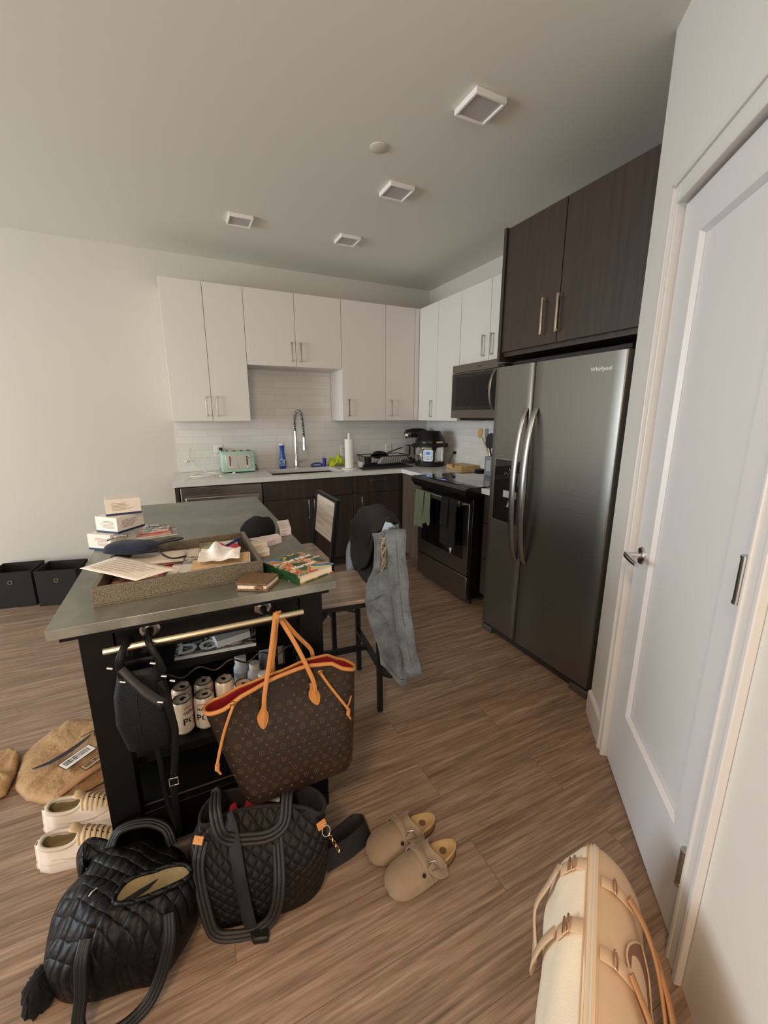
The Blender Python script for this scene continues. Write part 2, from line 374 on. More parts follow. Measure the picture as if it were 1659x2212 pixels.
for z in (.29, 1.08, 1.83):
    g = G(); g.tube([wp(SD1+.002, .010, z-.05), wp(SD1+.002, .010, z+.05)], .0115, 12)
    for zz in (-.052, .052): g.tube([wp(SD1+.002, .010, z+zz-.003), wp(SD1+.002, .010, z+zz+.003)], .0125, 12)
    obj('hinge', g, M_nickel, d, smooth=40)
struct('door_2', wbox(G(), SD0-.2, SD1+.2, -.9, -.86, 0, 2.4), M_darkin)   # dark closet behind the door
bpy.data.objects['door_2'].name = 'wall_closet'
# ---------------------------------------------------------------- ceiling fittings
LS = [((1.30, 1.745), 'square white ceiling light nearest the camera, above the fridge side'), ((1.30, 2.52), 'square white ceiling light in front of the round ceiling cap'),
      ((1.29, 3.31), 'square white ceiling light closest to the kitchen corner'), ((.512, 3.32), 'square white ceiling light far left, above the sink wall')]
for (x, y), lb in LS:
    t = thing('ceiling_light', lb, 'ceiling light', (x, y, ZC-.024), 0, 'square ceiling lights')
    g = G(); h = .079; w = .011
    for a, b, c, e in ((-h, h, -h, -h+w), (-h, h, h-w, h), (-h, -h+w, -h+w, h-w), (h-w, h, -h+w, h-w)): g.box(x+a, x+b, y+c, y+e, ZC-.024, ZC)
    obj('frame', g, mat('light_frame', '#f0ece4', .4), t, bevel=.002)
    obj('diffuser', G().box(x-h+w, x+h-w, y-h+w, y+h-w, ZC-.016, ZC-.001), mat('light_diffuser', '#bdb6b4', .5), t)
g = G().lathe([(.045, 0), (.045, -.004), (.036, -.009), (0, -.010)], (1.037, 2.205, ZC), 32)
tag(obj('sprinkler_cover', g, mat('cover_cap', '#cfcabd', .5), smooth=40), 'flat round off-white cap on the ceiling between the lights', 'ceiling cap')
# ---------------------------------------------------------------- cabinets
def bar_handle(a, b, n, parent, m, w=.010, off=.032, post=.012):
    """square bar pull from a to b standing off along n"""
    a = Vector(a); b = Vector(b); n = Vector(n); g = G(); d = (b-a).normalized(); sd = d.cross(n)
    def bx(p, q, hw, hn):
        g.add([r+sd*i*hw+hn[k]*n for r in (p, q) for k in (0, 1) for i in (-1, 1)], [(0, 1, 3, 2), (4, 6, 7, 5), (0, 4, 5, 1), (2, 3, 7, 6), (0, 2, 6, 4), (1, 5, 7, 3)])
    bx(a, b, w/2, (off-.008, off)); bx(a, a+d*post, w/2, (0, off-.008)); bx(b-d*post, b, w/2, (0, off-.008))
    return obj('handle', g, m, parent, bevel=.001)
def cab_back(name, label, x0, x1, z0, z1, splits, handles, m, group, hm=None, yb=None, cat='cabinet', gap=.002, hz=None, yf=None):
    yf = YU if yf is None else yf
    t = thing(name, label, cat, ((x0+x1)/2, YW, z0), 0, group)
    obj('body', G().box(x0, x1, yf+.019, YW-.003, z0, z1), m, t)
    for (a, b), hx in zip(splits, handles):
        dr = obj('door', G().box(a+gap, b-gap, yf, yf+.018, z0+.001, z1-.001), m, t, bevel=.0015)
        if hx is not None: bar_handle((hx, yf, hz[0]), (hx, yf, hz[1]), (0, -1, 0), dr, hm or M_nickel)
    return t
gp = 'white wall cabinets'
cab_back('wall_cabinet', 'tall white two-door wall cabinet at the left end above the toaster', -.037, .575, ZB, ZT, [(-.037, .268), (.268, .575)], [.222, .306], M_whitecab, gp, hz=(1.415, 1.575))
cab_back('wall_cabinet', 'short white two-door wall cabinet raised above the sink', .575, 1.4255, ZS, ZT, [(.575, .998), (.998, 1.4255)], [.957, 1.037], M_whitecab, gp, hz=(1.885, 2.045))
t = cab_back('wall_cabinet', 'tall white two-door wall cabinet above the dish rack, beside the corner', 1.4255, XU, ZB, ZT, [(1.4255, 1.883), (1.883, 2.205)], [1.485, 1.94], M_whitecab, gp, hz=(1.415, 1.575))
obj('corner_filler', G().box(2.207, XU-.002, YU, YU+.018, ZB+.001, ZT-.001), M_whitecab, t)
def cab_right(name, label, y0, y1, z0, z1, splits, handles, hz, m, group, xf=XU, hm=None, gap=.002, extra=None):
    t = thing(name, label, 'cabinet', (XW, (y0+y1)/2, z0), 0, group)
    obj('body', G().box(xf+.019, XW-.003, y0, y1, z0, z1), m, t)
    for (a, b), hy in zip(splits, handles):
        dr = obj('door', G().box(xf, xf+.018, a+gap, b-gap, z0+.001, z1-.001), m, t, bevel=.0015)
        if hy is not None: bar_handle((xf, hy, hz[0]), (xf, hy, hz[1]), (-1, 0, 0), dr, hm or M_nickel)
    return t
cab_right('wall_cabinet', 'tall white two-door wall cabinet on the right wall, between corner and microwave', 3.163, YU-.002, ZB, ZT, [(3.516, YU-.002), (3.163, 3.516)], [3.587, None], (1.408, 1.568), M_whitecab, gp)
cab_right('wall_cabinet', 'short white two-door wall cabinet directly above the microwave', 2.390, 3.161, ZS, ZT, [(2.775, 3.161), (2.390, 2.775)], [2.83, 2.725], (1.885, 2.045), M_whitecab, gp)
# dark cabinet over the fridge
XD = 1.7795
t = thing('fridge_cabinet', 'large dark oak two-door cabinet above the refrigerator', 'cabinet', (XW, 1.6, 1.75))
obj('body', G().box(XD+.019, XW-.003, EY+.004, 2.07, 1.765, ZT), M_dark, t)
obj('side_panel', G().box(XD-.012, XW-.003, 2.072, 2.094, 1.74, ZT+.004), M_dark, t, bevel=.001)
for a, b, hy in ((1.665, 2.070, 1.745), (EY+.004, 1.662, 1.645)):
    dr = obj('door', G().box(XD, XD+.018, a+.001, b-.001, 1.79, ZT-.001), M_dark, t, bevel=.001)
    bar_handle((XD, hy, 1.835), (XD, hy, 2.015), (-1, 0, 0), dr, mat('nickel_warm_lit', '#c9bda8', .22, 1), w=.012, off=.036, post=.016)  # reflected warm light is put into the colour of these handles
# fridge side panel (toward the range) and the filler strip beside the wall
tag(obj('end_panel', G().box(2.02, XW-.003, 2.078, 2.094, 0, 1.738), M_dark), 'dark oak upright panel between refrigerator and small drawer base', 'panel')
# ---------------------------------------------------------------- microwave
t = thing('microwave', 'stainless over-the-range microwave with black window under short white cabinet', 'microwave', (2.38, 2.78, 1.40))
x0 = 2.185; ym0, ym1 = 2.400, 3.158
obj('body', G().box(x0+.04, XW-.01, ym0, ym1, 1.412, ZS-.004), M_steeld, t)
obj('top_band', G().box(x0+.004, x0+.042, ym0, ym1, 1.775, ZS-.004), M_steel, t, bevel=.002)
dr = obj('door', G().box(x0, x0+.04, ym0+.0, ym1, 1.402, 1.772), M_steel, t, bevel=.003)
obj('window', G().box(x0-.003, x0+.001, ym0+.07, ym1-.012, 1.468, 1.764), M_glass, dr)
obj('mesh_screen', G().box(x0-.0036, x0-.003, ym0+.15, ym1-.06, 1.50, 1.735), mat('screen_grey', '#16181a', .25), dr)
hp = [(x0-.003-.055*sin(pi*i/14)**.6, 2.585, 1.46+.30*i/14) for i in range(15)]
obj('handle', G().strap(hp, .022, .012, up=(-1, 0, 0)), M_nickel, dr, smooth=40)
obj('vent_base', G().box(x0+.06, XW-.03, ym0+.03, ym1-.06, 1.385, 1.412), M_blackm, t)
obj('brand_mark', G().text('Whirlpool', .016, MT((x0+.0035, 2.79, 1.806), pi/2, 0, -pi/2)), mat('mark_grey', '#5d5a56', .4, .5), t)
# ---------------------------------------------------------------- base cabinets
YB = 3.60; ZR = .872; gb = 'dark oak base cabinets'
hmat = M_nickel
tag(obj('end_panel', G().box(-.075, -.046, YB, YW-.003, 0, .874), M_dark), 'narrow dark panel closing the left end of the counter run', 'panel')
t = thing('dishwasher', 'stainless steel dishwasher with wide bar handle under counter left end', 'dishwasher', (.27, 3.9, 0))
obj('body', G().box(-.040, .592, YB+.03, YW-.02, .1, .868), M_steeld, t)
dr = obj('door', G().box(-.036, .588, YB, YB+.03, .115, .862), M_steel, t, bevel=.003)
g = G().box(-.005, .56, YB-.042, YB-.018, .735, .785); g.box(.0, .02, YB-.018, YB, .745, .775).box(.535, .555, YB-.018, YB, .745, .775)
obj('handle', g, M_nickel, dr, bevel=.004)
obj('toe_kick', G().box(-.036, .588, YB+.05, YB+.06, 0, .11), M_blackm, t)
t = thing('sink_cabinet', 'dark oak sink base cabinet with two doors under the faucet', 'cabinet', (1.0, 3.9, 0), 0, gb)
g = G().box(.597, 1.419, YB+.02, YW-.02, .1, .66).box(.597, .62, YB+.02, YW-.02, .66, .87).box(1.397, 1.419, YB+.02, YW-.02, .66, .87).box(.597, 1.419, YB+.07, YB+.08, 0, .1)
obj('body', g, M_dark, t)
obj('false_front', G().box(.6, 1.417, YB, YB+.018, .705, .868), M_dark, t, bevel=.0015)
for a, b, hx in ((.6, 1.007, .985), (1.009, 1.417, 1.035)):
    dr = obj('door', G().box(a, b, YB, YB+.018, .105, .701), M_dark, t, bevel=.0015); bar_handle((hx, YB, .515), (hx, YB, .688), (0, -1, 0), dr, hmat)
t = thing('drawer_cabinet', 'dark oak base cabinet with one drawer over a door, near the corner', 'cabinet', (1.66, 3.9, 0), 0, gb)
obj('body', G().box(1.421, 1.94, YB+.02, YW-.02, .1, .87).box(1.421, 1.94, YB+.07, YB+.08, 0, .1), M_dark, t)
dr = obj('drawer', G().box(1.424, 1.90, YB, YB+.018, .705, .868), M_dark, t, bevel=.0015); bar_handle((1.59, YB, .826), (1.74, YB, .826), (0, -1, 0), dr, hmat)
dr = obj('door', G().box(1.424, 1.90, YB, YB+.018, .105, .701), M_dark, t, bevel=.0015); bar_handle((1.5, YB, .497), (1.5, YB, .675), (0, -1, 0), dr, hmat)
M_dark_lit = wood('dark_oak_window_lit', '#463a31', '#655649', 'z', .5, bump=.05)  # same dark oak, with grazing window light put into the colour
t = thing('corner_cabinet', 'dark oak panelled corner base cabinet, painted window-lit, left of the range', 'cabinet', (2.2, 3.5, 0), 0, gb)
obj('body', G().box(1.965, XW-.003, 3.122, YB, .1, .872).box(2.03, 2.05, 3.122, YB, 0, .1), M_dark_lit, t)
obj('front_panel', G().box(1.945, 1.963, 3.124, YB-.004, .075, .870), M_dark_lit, t, bevel=.001)
t = thing('small_cabinet', 'narrow dark oak three-drawer base squeezed between range and refrigerator', 'cabinet', (2.2, 2.23, 0), 0, gb)
obj('body', G().box(1.965, XW-.003, 2.100, 2.352, .1, .872).box(2.03, 2.05, 2.1, 2.352, 0, .1), M_dark, t)
for a, b in ((.66, .868), (.385, .655), (.105, .38)): obj('drawer', G().box(1.945, 1.963, 2.102, 2.350, a, b), M_dark, t, bevel=.001)
# worktops
g = G(); zt0, zt1 = .877, ZK; sx0, sx1, sy0, sy1 = .70, 1.345, 3.665, 4.05
g.box(-.0877, sx0, YC, YW-.011, zt0, zt1).box(sx0, sx1, YC, sy0, zt0, zt1).box(sx0, sx1, sy1, YW-.011, zt0, zt1).box(sx1, XW-.011, YC, YW-.011, zt0, zt1)
g.box(XC, XW-.011, 3.118, YC, zt0, zt1)
tag(obj('worktop', g, M_quartz), 'white quartz L-shaped worktop with undermount sink cut-out', 'countertop')
tag(obj('worktop', G().box(XC, XW-.011, 2.098, 2.356, zt0, zt1), M_quartz), 'small white quartz worktop piece between range and refrigerator', 'countertop')
g = G(); w = .006
g.box(sx0-.01, sx1+.01, sy0-.01, sy1+.01, .68, .686).box(sx0-.01, sx0-.001, sy0-.01, sy1+.01, .686, .876).box(sx1+.001, sx1+.01, sy0-.01, sy1+.01, .686, .876).box(sx0-.001, sx1+.001, sy0-.01, sy0-.001, .686, .876).box(sx0-.001, sx1+.001, sy1+.001, sy1+.01, .686, .876)
g.lathe([(.045, .687), (.03, .688), (.001, .686)], ((sx0+sx1)/2, 3.9, 0), 20)
tag(obj('sink', g, mat('sink_steel', '#6d655c', .35, 1)), 'stainless undermount sink set into the white worktop', 'sink')
# backsplash
g = G().box(-.03, XW-.011, YW-.0095, YW-.0006, ZK+.001, ZB-.001).box(.577, 1.423, YW-.0095, YW-.0006, ZB-.001, ZS-.001)
g.box(XW-.0095, XW-.0006, 2.098, YW-.0105, ZK+.001, ZB-.001)
tag(obj('tile_backsplash', g, M_tile), 'off-white subway tile backsplash behind the sink and range', 'backsplash')
# ---------------------------------------------------------------- range
t = thing('kitchen_range', 'slide-in stainless electric range with black glass cooktop and oven window', 'range', (2.1, 2.74, 0))
yr0, yr1 = 2.362, 3.114; xr = 1.835
obj('body', G().box(xr+.03, XW-.03, yr0+.01, yr1-.006, .05, .895), M_black, t, bevel=.004)
obj('cooktop', G().box(xr+.06, XW-.03, yr0, yr1, .897, .921), M_glass, t, bevel=.003)
for bx_, by_, r in ((2.02, 2.56, .095), (2.02, 2.93, .08), (2.33, 2.56, .075), (2.33, 2.93, .1)):
    gg = G()
    for rr in (r, r*.62):
        gg.loft([[Vector((bx_+q*cos(2*pi*k/40), by_+q*sin(2*pi*k/40), .9213)) for k in range(40)] for q in (rr, rr-.0025)], False, False)
    obj('burner_ring', gg, mat('burner_grey', '#3a3b3d', .2), t)
# control panel: sloped front
g = G(); pr = [(xr+.075, .923), (xr-.045, .918), (xr-.062, .905), (xr-.058, .873), (xr-.03, .835), (xr+.075, .835)]
g.prism([(x, yr0-.008, z) for x, z in pr], (0, yr1-yr0+.012, 0))
cp = obj('control_panel', g, M_black, t, bevel=.003)
obj('steel_edge', G().prism([(x, yr0-.0085, z) for x, z in ((xr-.030, .9215), (xr-.046, .9205), (xr-.0645, .906), (xr-.062, .874), (xr-.0575, .873), (xr-.058, .904), (xr-.045, .9165), (xr-.030, .918))], (0, yr1-yr0+.013, 0)), mat('grey_steel_edge', '#5c5c5e', .3, 1), cp)
obj('touch_strip', G().box(xr+.0, xr+.055, 2.53, 2.98, .9225, .924), mat('panel_glass', '#15171a', .12), cp)
gg = G().text('8:08', .022, MT((xr+.03, 3.0, .9245), 0, 0, -pi/2)); gg.text('12:47', .02, MT((xr+.03, 2.76, .9248), 0, 0, -pi/2))
obj('display', gg, mat('display_blue', '#4a52ff', .4, emit='#6a6cff', estr=2.0), cp)
dr = obj('oven_door', G().box(xr, xr+.03, yr0+.014, yr1-.012, .245, .80), M_steel, t, bevel=.003)
obj('door_glass', G().box(xr-.003, xr+.0, yr0+.075, yr1-.075, .365, .755), M_glass, dr)
g = G(); g.strap([(xr-.052, yr0+.055, .795), (xr-.052, yr1-.05, .795)], .038, .014, up=(-1, 0, 0))
for y in (yr0+.07, yr1-.065): g.box(xr-.046, xr, y-.012, y+.012, .785, .807)
obj('handle', g, M_nickel, dr, smooth=40)
obj('brand_mark', G().text('Whirlpool', .018, MT((xr-.001, 2.74, .305), pi/2, 0, -pi/2)), MATS['mark_grey'], dr)
obj('storage_drawer', G().box(xr+.002, xr+.03, yr0+.014, yr1-.012, .045, .235), M_steel, t, bevel=.003)
for y in (yr0+.05, yr1-.05):
    obj('foot', G().lathe([(.014, 0), (.014, .03), (.008, .05)], (xr+.07, y, 0), 12), M_blackm, t)
# ---------------------------------------------------------------- refrigerator
xf = 1.742; yf0, yf1, yf2 = 2.068, 1.7575, 1.2266; zf0, zf1 = .062, 1.702
t = thing('refrigerator', 'dark stainless side-by-side refrigerator with two curved handles and ice dispenser', 'refrigerator', (2.1, 1.65, 0))
obj('body', G().box(xf+.075, XW-.03, yf2+.004, yf0-.004, .05, 1.735), mat('fridge_side', '#1b1a19', .5), t, bevel=.004)
def curved_door(ya, yb):
    g = G(); n = 10; zz = (zf0, zf1); rings = []
    pr = [(xf+.07, ya), (xf+.012, ya), (xf+.003, ya+.006)]+[(xf, ya+.014+(yb-ya-.028)*i/n) for i in range(n+1)]+[(xf+.003, yb-.006), (xf+.012, yb), (xf+.07, yb)]
    return g.prism([(x, y, zf0) for x, y in pr], (0, 0, zf1-zf0))
d1 = obj('door', curved_door(yf1+.003, yf0), M_steelv, t, bevel=.002)
d2 = obj('door', curved_door(yf2, yf1-.003), M_steelv, t, bevel=.002)
for dd, yy in ((d1, 1.79), (d2, 1.718)):
    g = G(); pth = []; 
    for i in range(25):
        u = i/24; pth.append((xf-.004-.062*sin(pi*u)**.55, yy, .585+.875*u))
    g.strap(pth, [.032+.010*sin(pi*i/24)**.5 for i in range(25)], .016, up=(-1, 0, 0))
    obj('handle', g, mat('handle_steel', '#b0b0ae', .3, 1), dd, smooth=45)
# dispenser
g = G(); ya, yb, za, zb = 1.862, 2.005, .80, 1.158
g.box(xf-.0035, xf+.001, ya-.05, yb+.013, za-.012, zb+.012)
obj('dispenser', g, M_glass, d1, bevel=.003)
g = G()
for a in ((ya-.05, yb+.013, zb+.009, zb+.012), (ya-.05, yb+.013, za-.012, za-.009), (yb+.010, yb+.013, za-.009, zb+.009)): g.box(xf-.0045, xf-.0034, *a)
obj('dispenser_trim', g, M_chrome, d1)
g = G().box(xf-.012, xf-.0035, ya-.045, ya+.06, .945, .985); g.prism([(xf-.006, ya-.02, .89), (xf-.006, ya+.02, .89), (xf-.006, ya+.005, .93), (xf-.006, ya-.03, .93)], (-.01, 0, 0))
obj('dispenser_lever', g, mat('silver_plastic', '#b7bcc0', .35, .3), d1)
g = G().text('U', .022, MT((xf-.0042, ya+.02, 1.112), pi/2, 0, -pi/2))
for i in range(7): g.text('oxo+:oo'[i], .012, MT((xf-.0042, ya+.065-.014*i, 1.085+.006*(i % 2)), pi/2, 0, -pi/2))
obj('dispenser_icons', g, mat('icon_white', '#b0b4b6', .5), d1)
obj('brand_mark', G().text('Whirlpool', .026, MT((xf-.001, 1.352, 1.63), pi/2, 0, -pi/2), bold=True), mat('mark_silver', '#e0dfdc', .3, .7), d2)
obj('base_grille', G().box(xf+.02, xf+.06, yf2+.01, yf0-.01, .018, .058), mat('grille_grey', '#3c3b3a', .4, .6), t)
for a, b in ((yf0-.10, yf0-.002), (yf2+.002, yf2+.11)): obj('foot_cover', G().box(xf+.004, xf+.06, a, b, .0, .042), mat('foot_grey', '#5f5b57', .4, .5), t, bevel=.004)
obj('hinge_cover', G().box(xf+.012, xf+.10, yf2-.0, yf2+.06, 1.703, 1.725).box(xf+.012, xf+.10, yf0-.06, yf0, 1.703, 1.725), M_blackm, t, bevel=.003)
# ================================================================ counter items
def quadprism(g, pts, z0, z1, mi=0):
    return g.prism([(p[0], p[1], z0) for p in pts], (0, 0, z1-z0), mi)
def patches(name, base, cols, scale=14, rough=.5, seedv=0, dist=.0):
    k = N(name); tc = k.n('ShaderNodeTexCoord'); mp = k.n('ShaderNodeMapping'); mp.inputs['Location'].default_value = (seedv, seedv*.7, 0); k.l(tc.outputs['Object'], mp.inputs[0])
    v = k.n('ShaderNodeTexNoise', i_Scale=scale*1.0, i_Detail=1.0, i_Distortion=.5); k.l(mp.outputs[0], v.inputs['Vector'])
    n = len(cols); r = k.n('ShaderNodeValToRGB'); r.color_ramp.interpolation = 'CONSTANT'; e = r.color_ramp.elements
    while len(e) < n: e.new(.5)
    for i, c in enumerate(cols): e[i].position = .28+.44*i/n if i else 0; e[i].color = srgb(c)
    k.l(v.outputs[0], r.inputs[0]); k.base(r.outputs[0]); k.p.inputs['Roughness'].default_value = rough; MATS[name] = k.m; return k.m
# toaster
t = thing('toaster', 'mint green four-slot toaster with steel front left of the sink', 'toaster', (.455, 4.03, ZK))
x0, x1, y0, y1, z0, z1 = .315, .600, 3.955, 4.12, ZK+.008, 1.105
M_mint = mat('mint_enamel', '#a9cdb8', .3)
g = G(); g.prism([(x0, y, z) for y, z in ((y0-.002, z0), (y0+.008, z1-.02), (y0+.026, z1), (y1-.02, z1), (y1, z1-.025), (y1, z0))], (x1-x0, 0, 0)); obj('body', g, M_mint, t, bevel=.008)
g = G(); 
for a, b in ((x0+.035, .452), (.458, x1-.035)): g.prism([(a, y0-.004, z0+.03), (a, y0+.005, z1-.026), (a, y0+.011, z1-.026), (a, y0+.003, z0+.03)], (b-a, 0, 0)); obj('steel_face', g, M_nickel, t, bevel=.001); g = G()
obj('top_plate', G().box(x0+.02, x1-.02, y0+.03, y1-.02, z1-.001, z1+.003), M_nickel, t)
for i in range(4):
    x = x0+.045+.062*i; obj('slot', G().box(x, x+.022, y0+.035, y1-.03, z1+.001, z1+.0045), M_blackm, t)
for x in (.385, .53):
    obj('lever', G().box(x-.018, x+.018, y0-.022, y0-.004, z1-.062, z1-.053), M_nickel, t, bevel=.002)
    obj('lever_slot', G().box(x-.004, x+.004, y0-.007, y0+.008, z0+.06, z1-.04), M_blackm, t)
    for dx, r in ((-.028, .006), (0, .011), (.028, .006)): obj('knob', G().lathe([(r, 0), (r*.9, .010)], (x+dx, y0-.003, z0+.045), 14, M=Vector((0, -1, 0)).to_track_quat('Z', 'Y').to_matrix()), mat('knob_cream', '#d8d2c4', .4), t, smooth=40)
obj('base', G().box(x0+.01, x1-.01, y0+.006, y1-.006, ZK+.0005, z0+.006), M_blackm, t)
# dish soap
g = G().lathe([(.0, 0), (.028, .001), (.032, .012), (.032, .06), (.028, .10), (.022, .13), (.020, .165), (.021, .20), (.023, .225)], (.878, 4.085, ZK+.001), 24, M=Matrix.Diagonal((1.05, .7, 1)))
t = thing('dish_soap_bottle', 'blue dish soap bottle with white cap left of the faucet', 'bottle', (.878, 4.085, ZK))
obj('bottle', g, mat('soap_blue', '#1d4fae', .18, coat=.5), t, smooth=50)
obj('cap', G().lathe([(.024, .225), (.024, .238), (.018, .243), (0, .244)], (.878, 4.085, ZK+.001), 20, M=Matrix.Diagonal((1.05, .7, 1))), M_white, t, smooth=40)
obj('label', G().lathe([(.0335, .03), (.0335, .095)], (.878, 4.085, ZK+.001), 24, M=Matrix.Diagonal((1.05, .7, 1)), cap=False), patches('soap_label', '', ['#143a86', '#2b66c4', '#cfe0e6', '#1d4fae'], 60), t, smooth=60)
# faucet
t = thing('kitchen_faucet', 'tall chrome spring-neck pull-down faucet behind the sink', 'faucet', (1.022, 4.112, ZK))
g = G().lathe([(.026, 0), (.026, .006), (.020, .012), (.018, .10), (.014, .11), (.0125, .34), (.013, .36)], (1.022, 4.112, ZK), 20); obj('body', g, M_chrome, t, smooth=40)
pth = smoothpath([(1.022, 4.112, 1.27), (1.020, 4.108, 1.37), (1.026, 4.09, 1.43), (1.042, 4.05, 1.462), (1.056, 4.00, 1.44), (1.062, 3.975, 1.38), (1.065, 3.965, 1.30), (1.067, 3.96, 1.22)], 8)
obj('hose', G().tube(pth, .008, 8), M_blackm, t, smooth=60)
g = G(); fr = g.frames(pth); n = 42; cp = []
L = len(fr)-1
for i in range(n*10+1):
    u = i/(n*10)*L; k = min(int(u), L-1); f = u-k; p = fr[k][0].lerp(fr[k+1][0], f); a = 2*pi*i/10
    cp.append(p+(fr[k][2]*cos(a)+fr[k][3]*sin(a))*.0145)
obj('spring', G().tube(cp, .0024, 5), M_chrome, t, smooth=80)
obj('spray_head', G().lathe([(.013, .12), (.014, .06), (.017, .03), (.019, 0), (.015, -.003)], (1.067, 3.96, 1.10), 18), M_chrome, t, smooth=40)
obj('holder_arm', G().strap([(1.022, 4.112, 1.16), (1.05, 4.03, 1.163), (1.067, 3.965, 1.165)], .012, .008), M_chrome, t, smooth=40)
g = G().tube([(1.022, 4.112, .985), (1.075, 4.085, .986)], .014, 14); g.tube([(1.075, 4.085, .986), (1.13, 4.055, .99)], [.006, .0045], 10); obj('lever', g, M_chrome, t, smooth=50)
# brush cup, sponge, cloth
t = thing('brush_holder', 'small purple tumbler holding wire brushes beside green cloth', 'cup', (1.30, 4.085, ZK))
obj('tumbler', G().lathe([(0, .001), (.017, .001), (.019, .085), (.017, .085), (.015, .01), (0, .01)], (1.30, 4.085, ZK), 18), mat('purple_plastic', '#42318e', .35), t, smooth=40)
for dx, h in ((-.006, .15), (.007, .12)): obj('brush_wire', G().tube([(1.30+dx*.5, 4.085, ZK+.02), (1.30+dx, 4.085, ZK+h-.03), (1.30+dx*1.6, 4.083, ZK+h)], .0016, 6), M_nickel, t)
g = G(); n = 16
g.tube([(1.222+.06*cos(pi*i/n), 4.09+.0, ZK+.010+.026*sin(pi*i/n)) for i in range(n+1)], .009, 10, sy=1.0)
g.box(1.165, 1.28, 4.082, 4.098, ZK+.001, ZK+.014)
tag(obj('dish_brush', g, mat('navy_plastic', '#2a4a86', .4), smooth=50), 'curved blue dish scrubber lying behind the sink', 'scrubber')
def crumple(name, cx, cy, z0, w, d, h, seedv, n=22, sc=9):
    g = G(); pts = []
    for i in range(n):
        r = []
        for j in range(n):
            u, v = i/(n-1)*2-1, j/(n-1)*2-1; e = max(0, 1-(u*u*.8+v*v*.8))
            q = nz(u*1.7+seedv, v*1.7, seedv, 1.0); q2 = nz(u*4+seedv, v*4, 3+seedv, 1.0)
            r.append((cx+u*w/2*(1+.18*q), cy+v*d/2*(1+.18*q2), z0+max(.002, h*(e**.6)*(.62+.7*q+.35*q2))))
        pts.append(r)
    return g.grid(pts)
tag(obj('dish_cloth', crumple('c', 1.445, 4.10, ZK+.002, .19, .10, .115, 4.2), mat('lime_cloth', '#b9c92a', .9, sheen=.3, bump=.3, bscale=400), smooth=60, solid=.003, sub=1), 'crumpled lime green cloth left of the paper towels', 'cloth')
# paper towels
t = thing('paper_towel_holder', 'white paper towel holder with round base and tall pole', 'paper towel holder', (1.455, 3.78, ZK))
g = G().lathe([(.075, 0.0005), (.075, .008), (.07, .012), (.012, .013), (.0115, .335), (.008, .345), (0, .346)], (1.455, 3.78, ZK), 28); obj('stand', g, M_white, t, smooth=40)
tag(obj('paper_towel_roll', G().lathe([(.0135, .0145), (.042, .0145), (.042, .288), (.0135, .288)], (1.455, 3.78, ZK), 32).loft([[Vector((1.455+.0425*cos(a)+(b-.0)*.0, 3.78+.0425*sin(a), z)) for a in (-1.9, -1.5, -1.1)] for b, z in ((0, ZK+.015), (0, ZK+.288))], False, False, False), mat('paper_white', '#ece9e2', .95, bump=.2, bscale=120), smooth=40), 'slim roll of white paper towels standing on its holder', 'paper towels')
# measuring cup
t = thing('measuring_cup', 'small white plastic cup tipped on the counter before the dish rack', 'cup', (1.572, 3.80, ZK))
Mx = Matrix.Rotation(radians(14), 3, 'Y')
obj('bowl', G().lathe([(0, .004), (.024, .004), (.028, .012), (.038, .055), (.041, .06), (.039, .061), (.026, .016), (0, .012)], (1.572, 3.80, ZK+.003), 24, M=Mx), M_white, t, smooth=40)
obj('spout_handle', G().strap([(1.61, 3.79, ZK+.035), (1.65, 3.77, ZK+.028), (1.67, 3.765, ZK+.015)], .014, .004), M_blackm, t)
# dish rack on a drying mat
tag(obj('drying_mat', quadprism(G(), [(1.53, 3.63), (2.10, 3.66), (2.13, 3.98), (1.62, 4.0)], ZK+.0005, ZK+.010), mat('mat_grey', '#37363a', .9, bump=.4, bscale=300), bevel=.003), 'dark grey microfibre drying mat under the dish rack', 'mat')
t = thing('dish_rack', 'black wire dish rack on the drying mat beside paper towels', 'dish rack', (1.86, 3.84, ZK+.010))
rx0, rx1, ry0, ry1 = 1.60, 2.08, 3.69, 3.97; zb, zt = ZK+.028, ZK+.118
def rring(x0, x1, y0, y1, z): return [(x0+.02, y0, z), (x1-.02, y0, z), (x1, y0+.02, z), (x1, y1-.02, z), (x1-.02, y1, z), (x0+.02, y1, z), (x0, y1-.02, z), (x0, y0+.02, z)]
obj('rim', G().tube(rring(rx0, rx1, ry0, ry1, zt), .0042, 8, True), M_blackm, t, smooth=60)
obj('base_ring', G().tube(rring(rx0+.03, rx1-.03, ry0+.03, ry1-.03, zb), .003, 8, True), M_blackm, t, smooth=60)
g = G()
for i in range(17):
    x = rx0+.03+(rx1-rx0-.06)*i/16; xb = rx0+.045+(rx1-rx0-.09)*i/16
    g.tube([(x, ry0, zt), (xb, ry0+.028, zb), (xb, ry1-.028, zb), (x, ry1, zt)], .0018, 5)
for i in range(8):
    y = ry0+.03+(ry1-ry0-.06)*i/7
    g.tube([(rx0, y, zt), (rx0+.03, y, zb), (rx1-.03, y, zb), (rx1, y, zt)], .0018, 5)
tag(obj('wires', g, M_blackm, t), kind='stuff')
for x, y in ((rx0+.05, ry0+.05), (rx1-.05, ry0+.05), (rx0+.05, ry1-.05), (rx1-.05, ry1-.05)): obj('foot', G().tube([(x, y, ZK+.0105), (x, y, zb)], .006, 8), M_blackm, t)
